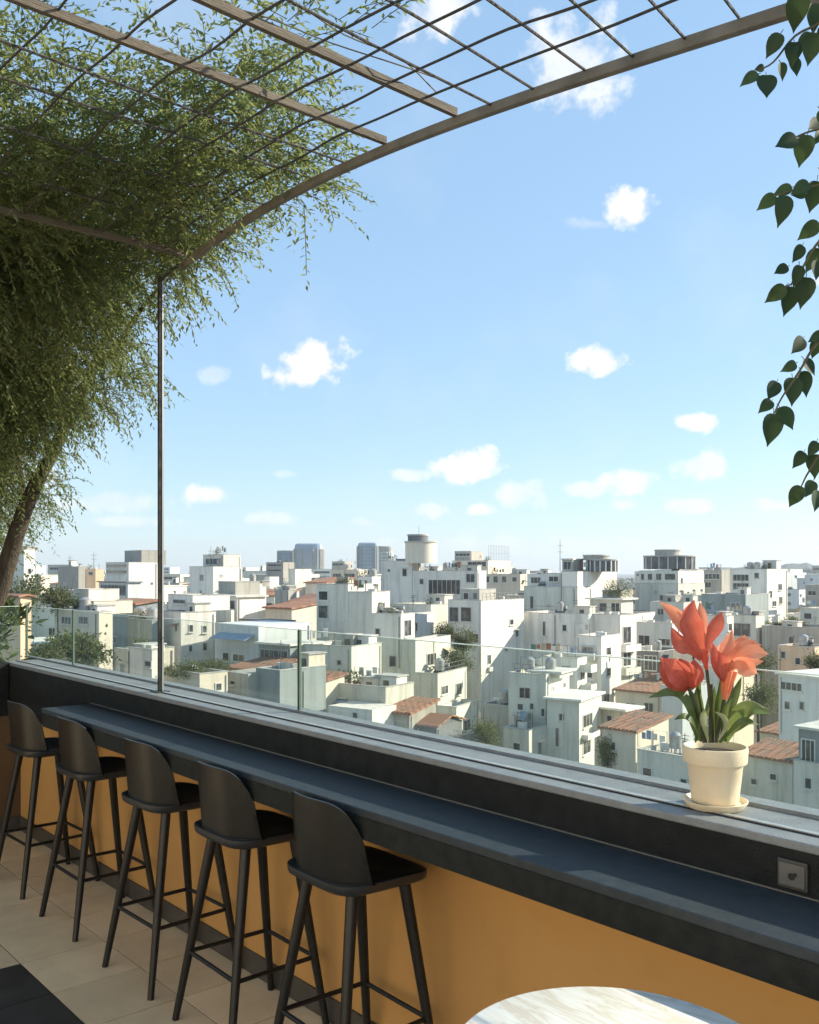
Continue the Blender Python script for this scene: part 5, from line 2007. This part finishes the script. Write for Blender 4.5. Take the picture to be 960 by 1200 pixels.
B('scaffolded_building', 'unfinished cream block with bare columns on the centre skyline', 245, 572, a=32, wall='w_cream') \
    .block(530, 572, 657, xr=598).win('L', 533, 659, 540, 666).win('L', 548, 658, 570, 664, mull=3).block(533, 552, 646, depth=7, st=3, yb=660, mat='w_grey', part='penthouse').win('L', 534, 648, 551, 652, mull=3).rail('R', 573, 597, k=0, h=4.0).clutter(2, k=0, seed=6)
B('flat_house', 'wide low house with a dark window row behind the white flank', 215, 610, a=32, wall='w_cream') \
    .block(566, 610, 673, xr=622).win('L', 568, 675, 574, 683).win('L', 578, 675, 584, 683).win('L', 588, 675, 594, 683).win('L', 600, 676, 606, 682)
B('grey_house', 'small grey-blue house left of the round glass penthouse', 200, 640, a=34, wall='w_blue').block(618, 640, 673, xr=652).win('L', 622, 676, 634, 684, mull=2)
B('apartment_house', 'distant grey apartment block left of the left glass tower', 360, 332, a=38, wall='w_grey') \
    .block(312, 332, 659, xr=345).win('L', 314, 661, 330, 664, mull=4).win('L', 314, 667, 330, 670, mull=4)
B('white_house', 'cream house with roof terraces below the right glass tower', 230, 420, a=34, wall='w_cream').block(388, 420, 668, xr=436).win('L', 390, 672, 400, 679).win('L', 404, 672, 416, 679).clutter(3, seed=5)
B('grey_house', 'low distant block between the two glass towers', 420, 404, a=34, wall='w_grey').block(389, 404, 658, xr=414).win('L', 390, 660, 402, 663, mull=3)
B('white_house', 'bright white stair-shaped house tucked left of the big weathered building', 175, 436, a=36).block(420, 436, 676, xr=446).win('L', 424, 680, 431, 688).clutter(1, seed=5)

# ---- glass towers
def tower(label, z, xa, xb, yt, mat, bars, curve=0.0, fl=1.0):
    a = at((xa + xb) / 2, 667, z)
    t = thing('glass_tower', label, 'tower', (a.x, a.y, GZ))
    Wd = (xb - xa) / F * z
    dp = Wd * .7
    Ht = H + (667 - yt) / F * z
    mb = MB()
    n = 18
    pl_ = []
    for k in range(n):
        a_ = 2 * math.pi * k / n
        x = math.copysign(abs(math.cos(a_)) ** (.35 + curve), math.cos(a_)) * Wd / 2
        y = math.copysign(abs(math.sin(a_)) ** (.35 + curve), math.sin(a_)) * dp / 2
        pl_.append(RT * x + FW * y)
    base = Vector((a.x, a.y, 0))
    vs = []
    lv = [(GZ, 1.0), (Ht - 3.5 - 8 * curve, 1.0), (Ht - 1.0, .93), (Ht, .78)] if curve else [(GZ, 1.0), (Ht, 1.0)]
    for zz_, sc_ in lv:
        vs += [base + q * sc_ + UP * zz_ for q in pl_]
    fs = [(i * n + k, i * n + (k + 1) % n, (i + 1) * n + (k + 1) % n, (i + 1) * n + k) for i in range(len(lv) - 1) for k in range(n)]
    fs.append(tuple((len(lv) - 1) * n + k for k in range(n)))
    mb.add(vs, fs)
    mb.build('facade', M[mat], t)
    m2 = MB()
    zt = Ht - (4.2 + 8 * curve if curve else .5)
    zz_ = zt
    while zz_ > -22:
        pv = [base + q * 1.012 + UP * zz_ for q in pl_] + [base + q * 1.012 + UP * (zz_ + 1.1) for q in pl_]
        m2.add(pv, [(k, (k + 1) % n, n + (k + 1) % n, n + k) for k in range(n)])
        zz_ -= 3.4 * fl
    for k in range(0, n):
        q = pl_[k] * 1.016
        p0 = base + q
        m2.box((p0.x - .5, p0.y - .5, -24), (p0.x + .5, p0.y + .5, zt + .6))
    m2.build('floor_bands', M[bars], t)


tower('rounded glass tower with pale floor bands, left of centre on the skyline', 900, 345, 379, 637, 'bluetower', 'w_grey', .25)
tower('low blue glass slab attached left of the rounded tower', 930, 326, 346, 646, 'bluetower', 'w_teal')
tower('blue glass tower with a stepped top on the skyline, right of the rounded one', 880, 419, 443, 636, 'bluetower', 'w_teal', .02)
tower('pale round-shouldered tower against the right side of the blue glass tower', 905, 441, 460, 640, 'w_grey', 'w_blue', .3)

# ---- filler houses: every gap of the dense city, each a house of its own
rf = random.Random(21)
fills = []
TONES = [('w_white', 'white', 9), ('w_pale', 'grey-green', 5), ('w_cream', 'cream', 4), ('w_grey', 'grey', 4), ('w_blue', 'bluish', 2), ('w_peach', 'peach', 1), ('w_teal', 'teal', 1)]
bag = [t_ for t_ in TONES for _ in range(t_[2])]
MARKS = [(-200, 'behind the tree trunk'), (60, 'behind the left glass panels'), (186, 'right of the tall post'), (300, 'below the rounded tower'), (390, 'below the blue tower'),
         (450, 'around the big drum building'), (570, 'right of the brilliant white flank'), (640, 'below the round glass penthouse'), (745, 'around the blooms'), (880, 'towards the right edge')]


def clear(c_, rad):
    for (h_, r_, *_r) in HANDS:
        if (h_.x - c_.x) ** 2 + (h_.y - c_.y) ** 2 < (r_ * .85 + rad) ** 2:
            return False
    for (h_, r_) in fills:
        if (h_.x - c_.x) ** 2 + (h_.y - c_.y) ** 2 < (r_ + rad) ** 2 * .8:
            return False
    return True


count = 0
bands = [(80, 120, 260), (120, 170, 330), (170, 260, 420), (260, 420, 420), (420, 700, 380), (700, 1300, 420)]
for bi, (za, zb, tries) in enumerate(bands):
    made = 0
    cap = (16, 26, 48, 60, 60, 60)[bi]
    for _ in range(tries * 3):
        if made >= cap:
            break
        z = rf.uniform(za, zb)
        px = rf.uniform(-40, 1000)
        wd = rf.uniform(6, 12) * (1 + .0012 * z)
        dp = rf.uniform(6, 12) * (1 + .0008 * z)
        q = (px - 480) / F
        if z < 125:
            top = rf.uniform(-22, -14)
        elif z < 260:
            top = rf.uniform(-13, -4.0)
        elif z < 420:
            top = rf.uniform(-9, -1.0)
        else:
            top = rf.choice([rf.uniform(-9, 0), rf.uniform(-4, 2.5), rf.uniform(-4, 6) if rf.random() < .25 else -3])
        hpx = wd / z * F * .6
        py = 667 - top / z * F
        c_ = at(px, 667, z + dp * .5)
        if not clear(c_, .45 * math.hypot(wd, dp)):
            continue
        # never hide a placed building that stands behind: stay below its lower part
        bad = False
        for (h_, r_, xa, xr_, yt_, zh) in HANDS:
            if zh > z and xa - hpx < px < xr_ + hpx and py < yt_ + max(16, 2600 / zh):
                bad = True
        if bad:
            continue
        tone = rf.choice(bag)
        far = 'far' if z > 420 else ('middle' if z > 170 else 'near')
        mark = [m_[1] for m_ in MARKS if px >= m_[0]][-1]
        form = rf.choice(['tray', 'tray', 'tray', 'slab', 'tile' if z < 420 else 'tray'])
        shape = {'tray': 'flat-roofed', 'slab': 'slab-roofed', 'tile': 'red-roofed'}[form]
        dist = {'far': 'on the far skyline', 'middle': 'in the middle rows', 'near': 'in the nearer rows'}[far]
        lab = 'small %s %s house %s, %s' % (tone[1], shape, dist, mark)
        b = B('city_house', lab, z, px, a=rf.uniform(22, 40) + math.degrees(math.atan(q)) * .8, wall=tone[0], group='dense rooftops of the city')
        hw = wd / z * F * .8
        dpx = 667 - top / z * F
        b.block(px - hw, px, dpx, depth=dp, roof=form)
        HANDS.pop()
        fills.append((c_, .45 * math.hypot(wd, dp)))
        if z < 420:
            stp = 3.1 / z * F
            for r_ in range(2 if z > 200 else 3):
                for cw in (.22, .62):
                    if rf.random() < .75:
                        x0 = px - hw * (cw + .16)
                        b.win('L', x0, dpx + stp * (.35 + r_), x0 + 1.2 / z * F, dpx + stp * (.75 + r_), sill=False, mull=1)
            if rf.random() < .8:
                b.clutter(rf.choice([2, 2, 3, 4]), seed=count, big=.8)
        else:
            nf = 3 if z < 700 else 2
            for r_ in range(nf):
                if rf.random() < .8:
                    b.win('L', px - hw * .9, dpx + (1.2 + 3.2 * r_) / z * F, px - hw * .12, dpx + (2.6 + 3.2 * r_) / z * F, sill=False, mull=4)
            if rf.random() < .5:
                b.clutter(1, seed=count, big=1.3)
        made += 1
        count += 1

ra = random.Random(77)
for i, b_ in enumerate(ALLB):
    if b_.z > 420:
        continue
    nm_ = b_.root.name.split('.')[0]
    b_.auto(.30 if nm_ != 'city_house' else .34, ra, 4 if b_.z < 170 else 2)
    if nm_ != 'city_house':
        for k_ in range(len(b_.blocks)):
            bl = b_.blocks[k_]
            if bl['obj'].name.split('.')[0] == 'wall' and len(bl['obj'].data.vertices) > 40 and bl['t1'] - bl['t0'] > 2.5:
                b_.clutter(ra.choice([2, 3, 3, 4]), k=k_, seed=k_ * 3 + i, big=ra.uniform(.4, .75))

# ---- greenery between and on top of the houses
def city_tree(label, px, pyt, pyb, z, wpx, group='trees between the houses', seed=0, mat='city_leaf', name='city_tree', ground=True, cat='tree', n=2600, boxy=False):
    rs2 = np.random.RandomState(seed + int(px))
    c0 = at(px, (pyt + pyb) / 2, z)
    rz_ = (pyb - pyt) / 2 / F * z
    rx = wpx / 2 / F * z
    o = thing(name, label, cat, (c0.x, c0.y, GZ if ground else c0.z - rz_), group)
    mb = MB()
    zb = GZ if ground else c0.z - rz_
    mb.tube(bez([(c0.x, c0.y, zb), (c0.x + .3, c0.y, (zb + c0.z) / 2), (c0.x, c0.y, c0.z)], 3), [max(.05, rx * .05)] * 7, 7)
    for k in range(5):
        a_ = rs2.uniform(0, 6.28)
        mb.tube([(c0.x, c0.y, c0.z - rz_ * .7), (c0.x + rx * .6 * math.cos(a_), c0.y + rx * .6 * math.sin(a_), c0.z + rz_ * rs2.uniform(-.2, .6))], max(.03, rx * .02), 5)
    mb.build('trunk' if ground else 'stem', M['bark'], o)
    nb = 16
    cen = rs2.normal(0, 1, (nb, 3))
    cen /= np.linalg.norm(cen, axis=1, keepdims=True)
    cen *= rs2.uniform(.25, .8, (nb, 1))
    q = cen[rs2.randint(0, nb, n)] + rs2.normal(0, .22, (n, 3))
    if boxy:
        q = rs2.uniform(-1, 1, (n, 3)) * np.array([1, .6, .9]) + rs2.normal(0, .1, (n, 3))
        keep_ = np.sin(q[:, 0] * 9 + seed) * .35 + .55 > q[:, 2]
        q = q[keep_]
        n = len(q)
    pts = np.array(c0)[None] + q * np.array([rx, rx, rz_])
    ls = max(.22, rx * (.10 if boxy else .15))
    mb = MB()
    leaves_mesh(mb, pts, q + rs2.normal(0, .7, (n, 3)), ls * rs2.uniform(.5, 1.2, n), ls * .5 * rs2.uniform(.6, 1.2, n), rs2.normal(0, .7, (n, 3)) + np.array([0, 0, 1.]), .12)
    mb.build('crown', M[mat], o)


GREEN = [
    ('yellow-green tree crown beside the leaning trunk at far left', 26, 672, 722, 108, 56), ('dark green tree left of the cream three-step house', 68, 686, 722, 112, 48),
    ('broad dark tree behind the left glass panels', 92, 738, 786, 78, 86), ('low dark tree left of the second balustrade post', 52, 742, 790, 74, 60),
    ('small dark tree on the terrace of the stepped building', 522, 724, 762, 122, 34), ('bright green tree beside the brilliant white flank', 543, 736, 764, 121, 34),
    ('shaded bush tree under the bright green tree', 536, 756, 800, 118, 36), ('leafy shrub tree in front of the corrugated shed', 570, 838, 884, 93, 42),
    ('loose tree beside the right leaf of the potted plant', 888, 792, 842, 112, 44), ('round green tree behind the open orange bloom', 886, 758, 790, 124, 46),
    ('dark tree at the right edge beside the peach house', 958, 760, 792, 118, 34), ('small tree under the white apartment house', 930, 724, 742, 150, 34),
    ('low tree row left of the white apartment house wall', 905, 726, 744, 149, 24)]
for i, (lab, px, y0, y1, z, wpx) in enumerate(GREEN):
    city_tree(lab, px, y0, y1, z, wpx, seed=i * 5)
city_tree('thick hedge on the roof terrace below the round glass penthouse', 724, 676, 699, 144.5, 36, None, 3, boxy=True, name='roof_hedge', ground=False, cat='hedge')
city_tree('flat green roof garden on the sunlit cream house', 214, 779, 792, 88, 60, None, 4, boxy=True, name='roof_garden', ground=False, cat='roof garden')
city_tree('green roof garden spilling over the wall at lower left', 250, 772, 788, 91, 40, None, 6, boxy=True, name='roof_garden', ground=False, cat='roof garden')
city_tree('dark shrub at the right foot of the pale green two-step house', 712, 862, 905, 92, 26, None, 7, name='wall_shrub', ground=True, cat='shrub')

# thin masts
for (px, yt_, z, lab) in ((656.5, 632, 152, 'tall thin mast beside the round glass penthouse'), (247, 640, 172, 'thin mast on the white block house with the terrace'),
                          (110, 646, 600, 'distant lattice mast on the far left skyline'), (82, 650, 620, 'second distant mast left of the lattice mast'),
                          (491, 616, 166, 'very thin mast on the round drum')):
    p0 = at(px, 669, z)
    p1 = at(px, yt_, z)
    mb = MB()
    w_ = .05 * z / 150
    mb.tube([(p0.x, p0.y, p0.z), p1], [w_ * 1.4, w_ * .5], 6)
    for f in (.6, .8):
        q = Vector((p0.x, p0.y, p0.z)).lerp(p1, f)
        mb.tube([q - RT * w_ * 9, q + RT * w_ * 9], w_ * .5, 4)
    tag(mb.build('antenna_mast', M['iron'], origin=(p0.x, p0.y, p0.z)), lab, 'mast')

# far hills at the right
mb = MB()
n = 60
vs, fs = [], []
for i in range(n + 1):
    px = 820 + i * 8
    f = i / n
    hgt_ = 26 * max(0, f - .05) ** .4 * min(1, f * 5) * (1 + .25 * math.sin(i * .9) + .2 * math.sin(i * 2.3))
    a_ = at(px, 667, 2600)
    vs += [(a_.x, a_.y, GZ), (a_.x + FW.x * 60, a_.y + FW.y * 60, H + hgt_), (a_.x + FW.x * 500, a_.y + FW.y * 500, GZ)]
for i in range(n):
    for j in range(2):
        a_ = i * 3 + j
        fs.append((a_, a_ + 3, a_ + 4, a_ + 1))
mb.add(vs, fs)
tag(mb.build('hills', M['hill']), None, None, kind='structure')
# ------------------------------------------------------------------ air
hz = bpy.data.materials.new('pale_air')
hz.use_nodes = True
t_ = hz.node_tree
for n_ in list(t_.nodes):
    t_.nodes.remove(n_)
ho = t_.nodes.new('ShaderNodeOutputMaterial')
pv = t_.nodes.new('ShaderNodeVolumePrincipled')
pv.inputs['Color'].default_value = (0.80, 0.88, 0.96, 1)
pv.inputs['Density'].default_value = 0.00018
pv.inputs['Anisotropy'].default_value = 0.2
t_.links.new(pv.outputs[0], ho.inputs['Volume'])
mb = MB()
mb.box((-4100, -4100, GZ - 2.0), (4100, 9100, 75.0))
tag(mb.build('haze', hz), None, None, kind='stuff')
#@@END
